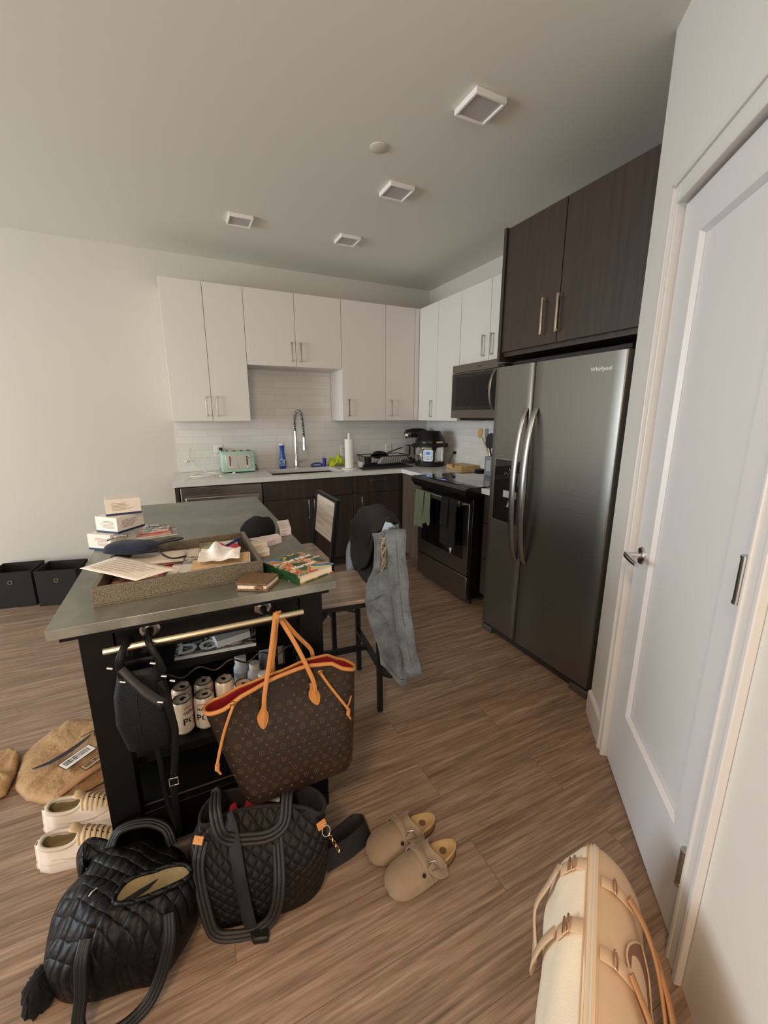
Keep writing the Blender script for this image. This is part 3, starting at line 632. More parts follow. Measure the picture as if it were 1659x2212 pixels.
# dishes in the rack
g = G().lathe([(0, .006), (.03, .006), (.035, .03), (.032, .03), (.0, .01)], (1.66, 3.80, zb+.004), 18, M=Matrix.Diagonal((1, 1, 2.4)))
tag(obj('utensil_cup', g, M_blackm, smooth=40), 'black utensil holder at the left end of the dish rack', 'utensil holder')
tag(obj('baking_dish', G().prism([(1.76, 3.77, zb+.004), (1.99, 3.77, zb+.004), (2.02, 3.755, zb+.075), (1.80, 3.755, zb+.075)], (0, .05, .0)), mat('dish_grey', '#a9a6a0', .35), bevel=.012), 'pale grey loaf dish standing in the dish rack', 'dish')
t = thing('frying_pan', 'dark frying pan upside down in the rack with its handle sticking out', 'pan', (1.90, 3.88, zb+.09))
Mx = Matrix.Rotation(radians(-18), 3, 'X')@Matrix.Rotation(radians(12), 3, 'Y')
obj('pan', G().lathe([(0, .03), (.07, .03), (.095, .0), (.097, 0), (.072, .034), (0, .034)], (1.83, 3.88, zb+.072), 28, M=Mx), mat('pan_dark', '#25201d', .35, .4), t, smooth=40)
obj('handle', G().strap(smoothpath([(1.88, 3.84, zb+.10), (1.95, 3.80, zb+.135), (2.03, 3.77, zb+.165)], 4), [.02, .02, .022, .024, .026, .03, .034, .036, .03], .010, up=(0, 0, 1)), MATS['pan_dark'], t, smooth=40)
# stand mixer
t = thing('stand_mixer', 'dark metallic stand mixer in the corner, half behind the pressure cooker', 'mixer', (2.33, 4.03, ZK))
M_mix = mat('mixer_grey', '#4b4a48', .25, .7)
g = G(); rings = []
for u, r in ((0, .02), (.03, .045), (.08, .058), (.16, .062), (.24, .055), (.29, .035), (.305, .01)):
    rings.append([Vector((2.20+u, 4.03+r*cos(a), 1.235+r*.85*sin(a)-.05*(u-.1)**2)) for a in [2*pi*k/20 for k in range(20)]])
obj('motor_head', g.loft(rings), M_mix, t, smooth=60)
obj('column', G().loft([[Vector((2.40+.045*cos(a)*s, 4.03+.05*sin(a)*s, z)) for a in [2*pi*k/16 for k in range(16)]] for z, s in ((ZK+.02, 1.3), (ZK+.08, 1), (1.12, .9), (1.20, 1.1))]), M_mix, t, smooth=60)
obj('base', G().box(2.20, 2.46, 3.94, 4.12, ZK+.001, ZK+.03), M_mix, t, bevel=.012)
obj('hub', G().lathe([(.03, 0), (.032, .012), (.024, .016), (.026, .03), (.02, .034)], (2.215, 4.0, 1.215), 20, M=Vector((-.3, -1, 0)).to_track_quat('Z', 'Y').to_matrix()), M_chrome, t, smooth=40)
obj('bowl', G().lathe([(0, .035), (.04, .035), (.05, .05), (.085, .10), (.10, .19), (.103, .192), (.098, .188), (.08, .10), (0, .045)], (2.285, 4.0, ZK), 28), M_chrome, t, smooth=50)
obj('speed_knob', G().tube([(2.21, 3.97, 1.262), (2.17, 3.95, 1.268)], [.007, .011], 10), M_blackm, t, smooth=50)
# pressure cooker
cx, cy = 2.315, 3.70
t = thing('pressure_cooker', 'large stainless and black pressure cooker with air-fryer lid in the corner', 'pressure cooker', (cx, cy, ZK))
obj('base', G().lathe([(.14, .001), (.15, .006), (.152, .045), (.148, .05)], (cx, cy, ZK), 40), M_blackm, t, smooth=40)
obj('steel_body', G().lathe([(.148, .05), (.150, .052), (.150, .195), (.148, .198)], (cx, cy, ZK), 48), M_chrome, t, smooth=40)
obj('rim', G().lathe([(.148, .198), (.160, .20), (.162, .225), (.150, .235)], (cx, cy, ZK), 40), M_blackm, t, smooth=40)
obj('lid', G().lathe([(.152, .235), (.152, .258), (.135, .285), (.108, .345), (.103, .352), (.09, .356), (0, .356)], (cx, cy, ZK), 40), mat('lid_black', '#101011', .32), t, smooth=35)
for s in (-1, 1):
    a = radians(25); obj('side_handle', G().box(-.018, .018, -.03, .03, 0, .04, M=MT((cx+s*.165*cos(a)*1, cy-s*.165*sin(a), ZK+.19), 0, 0, -a)), M_blackm, t, bevel=.008)
qd = Vector((-.62, -.78, 0)).normalized(); Mp = Matrix.Translation(Vector((cx, cy, ZK+.118))+qd*.149)@(qd.to_track_quat('Z', 'Y')).to_matrix().to_4x4()
def rrect(w, h, r, n=5):
    out = []
    for sx, sy, a0 in ((1, 1, 0), (-1, 1, pi/2), (-1, -1, pi), (1, -1, 3*pi/2)):
        for i in range(n+1): a = a0+pi/2*i/n; out.append((sx*(w/2-r)+r*cos(a), sy*(h/2-r)+r*sin(a)))
    return out
obj('control_bezel', G().prism([Mp@Vector((x, y, -.01)) for x, y in rrect(.118, .135, .02)], Mp.to_3x3()@Vector((0, 0, .016))), M_black, t)
cpn = obj('control_face', G().prism([Mp@Vector((x, y, .006)) for x, y in rrect(.098, .118, .018)], Mp.to_3x3()@Vector((0, 0, .002))), mat('panel_pale', '#dfe6ee', .3), t)
obj('screen', G().prism([Mp@Vector((x, y+.022, .0081)) for x, y in rrect(.034, .03, .003)], Mp.to_3x3()@Vector((0, 0, .0008))), mat('lcd_blue', '#2c63a8', .3, emit='#2f74c8', estr=.5), cpn)
g = G()
for s in (-1, 1):
    for i in range(6): g.box(s*.035-.008, s*.035+.008, .035-i*.014-.002, .035-i*.014+.002, .008, .0086, M=Mp)
for i in range(3): g.box(-.012, .012, -.012-i*.014-.003, -.012-i*.014+.003, .008, .0086, M=Mp)
tag(obj('button_text', g, mat('print_grey', '#8d97a8', .5), cpn), kind='stuff')
q2 = Vector((.15, -1, 0)).normalized(); Mq = Matrix.Translation(Vector((cx, cy, ZK+.247))+q2*.1535)@(q2.to_track_quat('Z', 'Y')).to_matrix().to_4x4()
obj('warning_label', G().box(-.032, .034, -.009, .009, -.003, .001, M=Mq), mat('label_cream', '#c9c4b4', .5), t); obj('label_tab', G().box(-.045, -.033, -.009, .009, -.004, .001, M=Mq), mat('label_yellow', '#d9a51e', .5), t)
# wooden box, coaster, crock
t = thing('wooden_box', 'flat light wooden box beside the cooktop with a finger notch', 'wooden box', (2.45, 3.33, ZK))
bq = [(2.362, 3.462), (2.352, 3.195), (2.545, 3.185), (2.556, 3.452)]
M_lw = wood('light_pine', '#b08a55', '#d2b27c', 'y', .45)
obj('tray', quadprism(G(), bq, ZK+.001, ZK+.030), M_lw, t, bevel=.002); obj('lid', quadprism(G(), bq, ZK+.031, ZK+.042), M_lw, t, bevel=.002)
obj('notch', G().lathe([(.016, 0), (.016, .0012)], (2.3565, 3.33, ZK+.031), 18, M=Vector((-1, .03, 0)).to_track_quat('Z', 'Y').to_matrix()), mat('notch_dark', '#6d4f2b', .6), t)
tag(obj('coaster_stack', G().lathe([(0, 0), (.045, 0), (.048, .006), (.048, .016), (.042, .02), (0, .02)], (2.47, 3.07, .922), 24), M_blackm, smooth=40), 'round black spoon rest at the back right of the cooktop', 'spoon rest')
t = thing('utensil_crock', 'square grey utensil crock with white print behind the range right edge', 'utensil holder', (2.38, 2.80, .922))
c0, c1, d0, d1 = 2.335, 2.435, 2.745, 2.845
g = G().box(c0, c1, d0, d1, .922, .932).box(c0, c0+.005, d0, d1, .932, 1.085).box(c1-.005, c1, d0, d1, .932, 1.085).box(c0+.005, c1-.005, d0, d0+.005, .932, 1.085).box(c0+.005, c1-.005, d1-.005, d1, .932, 1.085)
obj('crock', g, mat('crock_grey', '#83878c', .5), t)
g = G(); random.seed(3)
for i in range(5): g.tube([(c0-.0006, 2.77+.012*i, .96+.01*random.random()), (c0-.0006, 2.775+.012*i, 1.0), (c0-.0006, 2.768+.012*i, 1.06-.01*random.random())], .0022, 5)
obj('crock_print', g, M_white, t)
def utensil(name, label, cat, pts, m, head):
    t = thing(name, label, cat, pts[0]); obj('shaft', G().tube(smoothpath(pts, 4), .006, 8), m, t, smooth=60); obj('head', head, m, t, smooth=60); return t
M_spoon = mat('beech_wood', '#c09a63', .5, var=.1)
def paddle(c, w, h, t_, nrm, m=0, up=(0, 0, 1)):
    g = G(); M = Matrix.Translation(c)@Vector(nrm).to_track_quat('Z', 'Y').to_matrix().to_4x4()
    return g.prism([M@Vector((w/2*cos(a), h/2*sin(a), -t_/2)) for a in [2*pi*k/24 for k in range(24)]], M.to_3x3()@Vector((0, 0, t_)))
utensil('slotted_spoon', 'wooden slotted spoon leaning left in the grey crock', 'spoon', [(2.40, 2.81, .935), (2.385, 2.86, 1.10), (2.365, 2.935, 1.24)], M_spoon, paddle((2.358, 2.955, 1.275), .05, .085, .008, (-1, -.3, .25)))
utensil('spatula', 'upright black-ended spatula in the grey crock', 'spatula', [(2.40, 2.79, .935), (2.38, 2.84, 1.10), (2.365, 2.868, 1.23)], M_nickel, G().box(2.358, 2.370, 2.856, 2.890, 1.225, 1.315))
utensil('ladle', 'black nylon ladle in the grey crock nearest the refrigerator', 'ladle', [(2.39, 2.77, .935), (2.37, 2.81, 1.10), (2.365, 2.825, 1.16)], M_blackm, paddle((2.36, 2.815, 1.215), .085, .13, .02, (-1, -.3, .2)))
# outlets and plugs
def outlet(name, label, p, nrm, w=.072, h=.115):
    M = Matrix.Translation(p)@Matrix(((1, 0, 0, 0), (0, 1, 0, 0), (0, 0, 1, 0), (0, 0, 0, 1)))
    n = Vector(nrm); s = Vector((0, 0, 1)).cross(n); B = Matrix.Translation(p)@Matrix((s, Vector((0, 0, 1)), n)).transposed().to_4x4()
    t = thing(name, label, 'outlet', p)
    obj('plate', G().box(-w/2, w/2, -h/2, h/2, 0, .005, M=B), M_white, t, bevel=.002)
    for z in (-.02, .02): obj('socket', G().box(-.014, .014, z-.013, z+.013, .005, .0065, M=B), mat('socket_grey', '#cfcac2', .5), t)
    return t
outlet('wall_outlet', 'white wall outlet left of the toaster with black plug', (.315, YW-.0095, 1.10), (0, -1, 0))
outlet('wall_outlet', 'white wall outlet right of the lime cloth behind the paper towels', (1.55, YW-.0095, 1.06), (0, -1, 0))
outlet('wall_outlet', 'white wall outlet behind the dish rack pan', (2.08, YW-.0095, 1.06), (0, -1, 0))
outlet('wall_outlet', 'white wall outlet on the right wall with a black plug above the wooden box', (XW-.0095, 3.59, 1.03), (-1, 0, 0))
M_cblk = mat('black_cord', '#0c0c0c', .5); M_cwht = mat('white_cord', '#e9e5dc', .45)
t = thing('power_cord', 'black toaster cord plugged into the outlet beside the toaster', 'cord', (.33, 4.15, ZK))
obj('plug', G().box(.318, .345, 4.150, 4.1855, 1.105, 1.13), M_cblk, t, bevel=.004)
obj('cord', G().tube(smoothpath([(.332, 4.155, 1.11), (.345, 4.13, 1.07), (.335, 4.13, 1.0), (.318, 4.14, .95), (.325, 4.15, .925), (.40, 4.16, .921), (.52, 4.15, .921), (.625, 4.10, .921), (.635, 4.06, .93), (.615, 4.05, .975)], 6), .0035, 6), M_cblk, t, smooth=60)
t = thing('cooker_plug', 'black plug and cord beside the pressure cooker on the right wall', 'cord', (2.55, 3.59, 1.0))
obj('plug', G().box(XW-.045, XW-.016, 3.578, 3.602, 1.035, 1.062), M_cblk, t, bevel=.004)
obj('cord', G().tube(smoothpath([(XW-.04, 3.59, 1.04), (XW-.06, 3.61, 1.0), (XW-.055, 3.64, .95), (XW-.06, 3.65, .9215), (XW-.10, 3.70, .9215)], 6), .003, 6), M_cblk, t, smooth=60)
random.seed(11)
for k, lb in enumerate(['white charger cable looping highest, plugged at the far left of backsplash', 'white charger cable coiled flat at the counter left end', 'white charger cable running from the outlet toward the toaster']):
    if k == 0: p = [(.03, 4.18, 1.01), (.045, 4.15, 1.04), (.075, 4.16, 1.13), (.055, 4.14, 1.09), (.07, 4.08, 1.02), (.13, 4.03, .95), (.24, 4.0, .922), (.30, 3.92, .921), (.20, 3.86, .921), (.08, 3.82, .921), (.05, 3.76, .921), (.12, 3.72, .921), (.25, 3.76, .921)]
    elif k == 1: p = [(.02, 3.73, .921)]+[(.17+.11*cos(a*1.0)+.02*sin(3*a), 3.85+.075*sin(a), .9225+.0035*i/10) for i, a in enumerate([x*.7 for x in range(20)])]+[(.28, 3.74, .921)]
    else: p = [(.30, 4.17, 1.07), (.26, 4.14, 1.09), (.20, 4.12, 1.05), (.16, 4.08, .97), (.19, 4.05, .923), (.25, 4.04, .921), (.27, 3.98, .922), (.22, 3.93, .926), (.28, 3.88, .924), (.36, 3.90, .921), (.40, 3.86, .921)]
    t = thing('charger_cable', lb, 'cable', p[0], 0, 'white charger cables')
    obj('cord', G().tube(smoothpath(p, 6), .0022, 6), M_cwht, t, smooth=60)
    e = Vector(p[-1 if k != 0 else 0]); obj('plug', G().box(e.x-.012, e.x+.012, e.y-.008, e.y+.008, e.z-.004, e.z+.014), M_white, t, bevel=.003)
g = G().box(-.005, .008, 3.60, 3.67, ZK+.001, ZK+.008)
tag(obj('charging_stick', g, M_white, bevel=.002), 'slim white stick lying near the counter front left corner', 'charger')
# ================================================================ kitchen island
def metal_top():
    k = N('galvanized_top'); c = k.coord(); t = k.n('ShaderNodeTexNoise', i_Scale=5.0, i_Detail=6.0, i_Roughness=.6, i_Distortion=.6); k.l(c, t.inputs['Vector'])
    k.base(k.ramp(t.outputs[0], [(.3, '#707269'), (.5, '#83857d'), (.7, '#9a9b92')])); k.p.inputs['Metallic'].default_value = .65
    r = k.n('ShaderNodeMapRange'); k.l(t.outputs[0], r.inputs[0]); r.inputs[3].default_value = .22; r.inputs[4].default_value = .5; k.l(r.outputs[0], k.p.inputs['Roughness']); k.bump(t.outputs[0], .05, .003); return k.m
t = thing('kitchen_island', 'black wooden kitchen island with grey metal top, wine rack and towel bar', 'kitchen island', (.03, 1.95, 0))
TX0, TX1, TY0, TY1, TZ = -.3434, .4067, 1.189, 2.755, .91
M_gal = metal_top()
obj('tabletop', G().box(TX0, TX1, TY0, TY1, TZ-.028, TZ), M_gal, t, bevel=.0015)
obj('underframe', G().box(TX0+.02, TX1-.02, TY0+.02, TY1-.02, TZ-.045, TZ-.029), M_frame, t)
LX = ((-.293, -.215), (.297, .372)); lz = TZ-.046
for x0, x1 in LX:
    for y0, y1 in ((1.24, 1.31), (2.60, 2.67)): obj('leg', G().box(x0, x1, y0, y1, 0, lz), M_frame, t, bevel=.002)
for x0, x1 in ((-.285, -.235), (.315, .365)): obj('post', G().box(x0, x1, 1.63, 1.68, 0, lz), M_frame, t, bevel=.002)
obj('apron', G().box(-.214, .296, 1.25, 1.27, .775, lz), M_frame, t, bevel=.002)
for x0 in (-.275, .335): obj('side_apron', G().box(x0, x0+.02, 1.311, 2.599, .79, lz), M_frame, t)
obj('end_apron', G().box(-.214, .296, 2.64, 2.66, .79, lz), M_frame, t)
obj('back_panel', G().box(-.234, .225, 1.655, 1.665, .10, lz), M_frame, t)
# crossed side braces, open at both ends
for x0 in (-.270, .345):
    for a, b in (((1.315, .70), (1.625, .40)), ((1.315, .10), (1.625, .36))):
        obj('brace', G().prism([(x0, a[0], a[1]), (x0, b[0], b[1]), (x0, b[0], b[1]+.035), (x0, a[0], a[1]+.035)], (.018, 0, 0)), M_frame, t)
obj('shelf', G().box(-.285, .362, 1.345, 1.629, .635, .652).box(-.234, .314, 1.629, 1.654, .635, .652), M_frame, t)
obj('shelf', G().box(-.285, .362, 1.335, 1.629, .340, .368).box(-.234, .314, 1.629, 1.654, .340, .368), M_frame, t)
obj('shelf', G().box(-.266, .343, 1.290, 1.629, .205, .228), M_frame, t)
obj('shelf_edge', G().box(-.214, .296, 1.2865, 1.2895, .2255, .230), mat('edge_highlight', '#4a4038', .4), t)  # lighter strip paints the highlight along the shelf edge
obj('inner_panel', G().box(-.266, .343, 1.60, 1.61, .229, .339), M_frame, t)
obj('bottom_rail', G().box(-.214, .296, 1.26, 1.285, .085, .225), M_frame, t, bevel=.002)
obj('side_panel', G().box(-.285, -.268, 1.311, 1.629, .085, .234).box(.345, .362, 1.311, 1.629, .085, .234), M_frame, t)
def wave(z, y, x0=-.2, x1=.30, amp=.012, wl=.098, n=60, ph=0):
    return [(x0+(x1-x0)*i/n, y, z+amp*cos(2*pi*((x0+(x1-x0)*i/n+.115)/wl)+ph)) for i in range(n+1)]
for z, y, ph in ((.622, 1.335, 0), (.745, 1.335, 0), (.70, 1.60, 1.0)):
    obj('rack_wire', G().tube(wave(z, y, ph=ph), .003, 7), mat('rack_bronze', '#4a443c', .35, .8), t, smooth=60)
g = G().tube([(-.228, 1.165, .838), (.288, 1.165, .838)], .0095, 18)
obj('towel_bar', g, mat('satin_nickel_bar', '#c9bda2', .28, 1), t, smooth=40)
for x in (-.128, .182):
    obj('rosette', G().lathe([(.026, 0), (.026, .004), (.020, .008), (.016, .006), (.012, .012), (.009, .035), (.009, .076)], (x, 1.25, .838), 24, M=Vector((0, -1, 0)).to_track_quat('Z', 'Y').to_matrix()), M_nickel, t, smooth=35)
# items inside the island
t = thing('magazine', 'grey magazine with bold white letters on the island upper shelf', 'magazine', (.05, 1.44, .653))
mq = [(-.085, 1.372), (.167, 1.352), (.19, 1.515), (-.07, 1.545)]
obj('pages', quadprism(G(), mq, .653, .664), mat('page_edge', '#b9bbb9', .7), t)
obj('cover', quadprism(G(), mq, .6641, .665), patches('magazine_cover', '', ['#3b3a38', '#6c6a66', '#8f8d88', '#2a2a29', '#a3a09a'], 22, .35), t)
obj('cover_letters', G().text('DOC', .085, MT((.02, 1.405, .6655), 0, 0, -.08), bold=True), mat('letter_white', '#cfd0ce', .5), t)
tag(obj('postal_box', quadprism(G(), [(.045, 1.368), (.155, 1.395), (.15, 1.47), (.03, 1.47)], .6662, .690), mat('white_card', '#b7b8b6', .6), bevel=.001), 'slim white carton lying on top of the island shelf magazine', 'carton')
def sodacan(name, label, x, y, rz, z=.3685):
    t = thing(name, label, 'can', (x, y, z), rz, 'soda cans on the island shelf')
    obj('can_body', G().lathe([(0, .004), (.022, .004), (.025, .0), (.033, .010), (.033, .108), (.028, .118)], (0, 0, 0), 32), M_can, t, smooth=35, local=True)
    obj('can_lid', G().lathe([(.028, .118), (.0275, .122), (.0265, .122), (.0255, .117), (0, .117)], (0, 0, 0), 28, cap=False).box(-.004, .014, -.006, .006, .117, .119), mat('can_alu', '#6f6c69', .35, 1), t, smooth=35, local=True)
    def wrap(g, s, size, z, r=.0333):
        q = G().text(s, size, Matrix.Identity(4), ext=0, bold=True)
        for v in q.v: a = -pi/2+v.x/r; v_ = Vector((r*cos(a), r*sin(a), z+v.y)); v.x, v.y, v.z = v_
        return g.add(q.v, q.f)
    obj('can_print', wrap(wrap(G(), 'culture', .019, .084), 'POP', .034, .050), mat('ink_black', '#1a1717', .5), t, local=True)
    g = G(); 
    for z0_, z1_ in ((.100, .103), (.095, .096)):
        g.loft([[Vector((.0332*cos(a), .0332*sin(a), zz)) for a in [-pi/2-.7+1.4*k/12 for k in range(13)]] for zz in (z0_, z1_)], False, False, False)
    g.loft([[Vector((.0333*cos(-pi/2+.55+rr*cos(b)/.0333), .0333*sin(-pi/2+.55+rr*cos(b)/.0333), .035+rr*sin(b))) for b in [2*pi*k/20 for k in range(20)]] for rr in (.013, .0005)], False, False)
    obj('can_stripe', g, mat('ink_red', '#b3362c', .5), t, local=True)
    return t
M_can = mat('can_cream', '#dcc9b2', .35, .15)
c0 = None
for (x, y), rz, lb in (((-.082, 1.405), .9, 'cream soda can in the front row, far left, side panel turned out'), ((-.013, 1.402), 0, 'cream soda can in the front row with its bold word facing out'),
                   ((-.082, 1.482), -.6, 'cream soda can in the back row, far left'), ((-.010, 1.480), 1.2, 'cream soda can right behind the front lettered one'),
                   ((.060, 1.462), 2.2, 'cream soda can third from left, standing alone with a gap'), ((.118, 1.405), -.4, 'cream soda can just above the brown tote bag rim')):
    sodacan('soda_can', lb, x, y, rz)
M_bot = mat('bottle_white', '#c9ccd2', .4); M_botc = mat('cap_white', '#e6ded2', .5)
def pill(label, x, y, r, h, cr, ch, txt=None, m=M_bot):
    z = .3685
    t = thing('supplement_bottle', label, 'bottle', (x, y, z), 0, 'white supplement bottles on the island shelf')
    obj('bottle', G().lathe([(0, .001), (r*.95, .001), (r, .006), (r, h*.78), (r*.92, h*.86), (cr*.9, h*.93), (cr*.9, h)], (x, y, z), 28), m, t, smooth=45)
    obj('cap', G().lathe([(cr, h-.003), (cr*1.02, h), (cr*1.02, h+ch-.003), (cr*.92, h+ch), (0, h+ch)], (x, y, z), 28), M_botc, t, smooth=40)
    obj('label', G().lathe([(r+.0005, h*.15), (r+.0005, h*.7)], (x, y, z), 28, cap=False), mat('bottle_label', '#a39fa3', .5, var=.4, vscale=60), t, smooth=60)
    if txt: obj('label_print', G().text(txt, .014, MT((x, y-r-.001, z+h*.6), pi/2)), mat('ink_dark', '#2b2620', .5), t)
pill('tall white bottle behind the soda cans at left of the bottle group', .128, 1.545, .028, .125, .021, .022)
pill('white bottle with round cap in the middle of the group', .172, 1.50, .027, .110, .019, .022)
pill('shortest white bottle in front, its label text cut by the bag handle', .196, 1.435, .029, .098, .020, .022, 'garlic')
pill('tallest white bottle furthest right and back', .232, 1.575, .031, .150, .021, .020)
# ================================================================ on top of the island
def medbox(name, label, c, rz, z, w, d, h):
    t = thing(name, label, 'box', (c[0], c[1], z), rz, 'stacked white medication boxes')
    obj('carton', G().box(-w/2, w/2, -d/2, d/2, .006, h), mat('carton_white', '#e6dfd6', .55), t, bevel=.001, local=True)
    obj('navy_band', G().box(-w/2-.0004, w/2+.0004, -d/2-.0004, d/2+.0004, 0, .0085), mat('carton_navy', '#22304e', .5), t, local=True)
    g = G(); random.seed(int(z*1000))
    for i in range(6):
        L = w*.62*(.6+.4*random.random()); g.box(-w*.33, -w*.33+L, -d/2-.0008, -d/2-.0002, h*.74-i*h*.085-.0009, h*.74-i*h*.085+.0009)
        L = d*.62*(.6+.4*random.random()); g.box(-w/2-.0008, -w/2-.0002, -d*.33, -d*.33+L, h*.74-i*h*.085-.0009, h*.74-i*h*.085+.0009)
    tag(obj('printed_text', g, mat('print_tan', '#a88f7c', .6), t, local=True), kind='stuff')
def quadctr(A, rz, w, d):  # centre from the near corner A (front-left)
    c, s = cos(rz), sin(rz); return (A[0]+c*w/2-s*d/2, A[1]+s*w/2+c*d/2)
medbox('medication_box', 'white and navy carton at the bottom of the three-box stack', quadctr((-.278, 1.848), .93, .12, .10), .93, TZ+.0005, .128, .105, .0635)
medbox('medication_box', 'white and navy carton in the middle of the stack, corner toward viewer', quadctr((-.250, 1.853), .86, .12, .10), .86, TZ+.0645, .128, .105, .0635)
medbox('medication_box', 'white and navy carton on top of the stack, long side toward viewer', quadctr((-.283, 1.893), .12, .112, .13), .12, TZ+.1285, .120, .13, .0635)
for i, (q, z, c, lb) in enumerate((([(-.195, 1.96), (-.05, 1.985), (-.06, 2.11), (-.19, 2.15)], TZ+.0005, ['#b9b2a8', '#6d6a64', '#8a3a30', '#cfc9bf'], 'grey folded booklet at the bottom beside the carton stack'),
                        ([(-.205, 1.95), (-.075, 1.98), (-.085, 2.09), (-.20, 2.13)], TZ+.0085, ['#c9473a', '#e7654c', '#d98a6a', '#c9473a'], 'red and orange booklet in the pile by the cartons'),
                        ([(-.195, 2.00), (-.085, 2.02), (-.08, 2.11), (-.185, 2.14)], TZ+.0165, ['#dcd8cc', '#b3b1a6', '#3b3b38', '#c9c3b6'], 'pale leaflet with dark heading on top of the red booklet'))):
    t = thing('booklet', lb, 'booklet', (*q[0], z)); obj('pages', quadprism(G(), q, z, z+.0065), M_white, t)
    obj('cover', quadprism(G(), q, z+.0066, z+.0074), patches('booklet_cover_%d' % i, '', c, 30, .4, i*3), t)
    if i == 2: obj('heading', G().text('FORMULA', .018, MT((-.135, 2.085, z+.0078), 0, 0, .1), bold=True), mat('ink_dark', '#2b2620', .5), t)
# serving tray
def shagreen():
    k = N('shagreen_champagne'); c = k.coord(); v = k.n('ShaderNodeTexVoronoi', i_Scale=260.0); k.l(c, v.inputs['Vector'])
    k.base(k.ramp(v.outputs['Distance'], [(0, '#8b8270'), (.6, '#675f50')])); k.p.inputs['Roughness'].default_value = .33; k.p.inputs['Metallic'].default_value = .35; k.bump(v.outputs['Distance'], .5, .001); return k.m
M_sh = shagreen()
t = thing('serving_tray', 'champagne textured rectangular tray full of papers on the island', 'tray', (-.02, 1.5, TZ))
A, Bq, Cq, Dq = Vector((-.258, 1.292, 0)), Vector((.203, 1.318, 0)), Vector((.198, 1.712, 0)), Vector((-.245, 1.662, 0))
obj('tray_base', quadprism(G(), [A, Bq, Cq, Dq], TZ+.0005, TZ+.006), M_sh, t)
ctr = (A+Bq+Cq+Dq)/4; wt = .012
inn = [p+(ctr-p).normalized()*wt*1.5 for p in (A, Bq, Cq, Dq)]; outp = [A, Bq, Cq, Dq]
for i in range(4):
    j = (i+1) % 4; obj('tray_wall', quadprism(G(), [outp[i], outp[j], inn[j], inn[i]], TZ+.0062, TZ+.056), M_sh, t, bevel=.001)
def sheet(q, z, curl=.004, t_=.0006, seedv=0, n=8):
    q = [Vector((p[0], p[1], 0)) for p in q]; g = G(); pts = []
    for i in range(n+1):
        r = []
        for j in range(n+1):
            u, v = i/n, j/n; p = (q[0]*(1-u)+q[1]*u)*(1-v)+(q[3]*(1-u)+q[2]*u)*v
            zz = z if not callable(z) else z(p.x, p.y); r.append((p.x, p.y, zz+curl*(.5+.5*nz(p.x*9+seedv, p.y*9, seedv))))
        pts.append(r)
    top = pts; return g.grid(top)
M_pap = [mat('paper_a', '#e9ddcf', .8), mat('paper_b', '#dfd6cc', .8), mat('paper_c', '#cfc8c4', .7)]
items = [([(-.235, 1.33), (-.06, 1.34), (-.06, 1.55), (-.225, 1.54)], TZ+.008, 'glossy magazine with yellow and pink cover under the letter', patches('cover_yellow', '', ['#d8b93a', '#e9c2b0', '#e0446a', '#3c3f55', '#e8ddd0'], 11, .35, 5), .006, 'magazine'),
 ([(-.06, 1.33), (.17, 1.34), (.17, 1.50), (-.06, 1.52)], TZ+.008, 'stack of mail filling the tray front right', M_pap[1], .012, 'mail'),
 ([(-.14, 1.53), (.05, 1.53), (.06, 1.69), (-.13, 1.67)], TZ+.015, 'cream printed page at the tray back, under the glasses strap', M_pap[0], .004, 'paper'),
 ([(-.09, 1.36), (.0, 1.33), (.02, 1.46), (-.06, 1.49)], TZ+.022, 'small white receipt in the tray middle', M_pap[0], .004, 'paper'),
 ([(-.04, 1.46), (.05, 1.44), (.06, 1.54), (-.03, 1.56)], TZ+.022, 'small photo card with dark picture in tray centre', patches('photo_card', '', ['#39323a', '#837a80', '#d5cabf', '#5c5444'], 26, .35, 9), .004, 'card'),
 ([(-.20, 1.52), (-.03, 1.50), (-.02, 1.62), (-.19, 1.63)], TZ+.030, 'folded cream invoice under the glasses case', M_pap[0], .006, 'paper'),
 ([(-.05, 1.37), (.03, 1.34), (.05, 1.42), (-.03, 1.45)], TZ+.032, 'loose torn white page overlapping the receipt', M_pap[2], .006, 'paper'),
 ([(.03, 1.60), (.16, 1.60), (.165, 1.69), (.035, 1.68)], TZ+.026, 'white envelope below the red wrapper', M_pap[1], .006, 'paper'),
 ([(.02, 1.57), (.08, 1.57), (.08, 1.66), (.03, 1.67)], TZ+.036, 'olive patterned card near the tray back wall', patches('olive_card', '', ['#6b6440', '#a39a6d', '#3a3a2a'], 30, .4, 2), .004, 'card')]
for i, (q, z, lb, m, th_, nm) in enumerate(items):
    tag(obj({'mail': 'mail_stack', 'paper': 'paper_sheet', 'card': 'paper_card', 'magazine': 'magazine'}[nm], sheet(q, z+th_/2, .003, seedv=i), m, solid=th_, smooth=40), lb, nm)
t = thing('letter', 'large white printed letter hanging over the tray left corner', 'letter', (-.18, 1.4, TZ+.06))
lq = [(-.312, 1.475), (-.150, 1.290), (-.045, 1.340), (-.222, 1.555)]
obj('sheet', sheet(lq, TZ+.060, .004, seedv=3), M_pap[0], t, solid=.0008, smooth=40)
g = G(); lc = [Vector((*p, 0)) for p in lq]
for i in range(7):
    v = .14+.11*i
    a = (lc[0]*(1-v)+lc[3]*v); b = (lc[1]*(1-v)+lc[2]*v); d_ = b-a
    p, q_ = a+d_*.1, a+d_*(.45+.4*random.random()); n_ = Vector((-d_.y, d_.x, 0)).normalized()*.0011
    g.add([(*(w+s*n_).xy, TZ+.0662) for w, s in ((p, -1), (q_, -1), (q_, 1), (p, 1))], [(0, 1, 2, 3)])
tag(obj('printed_lines', g, mat('print_grey2', '#9a8f88', .7), t), kind='stuff')
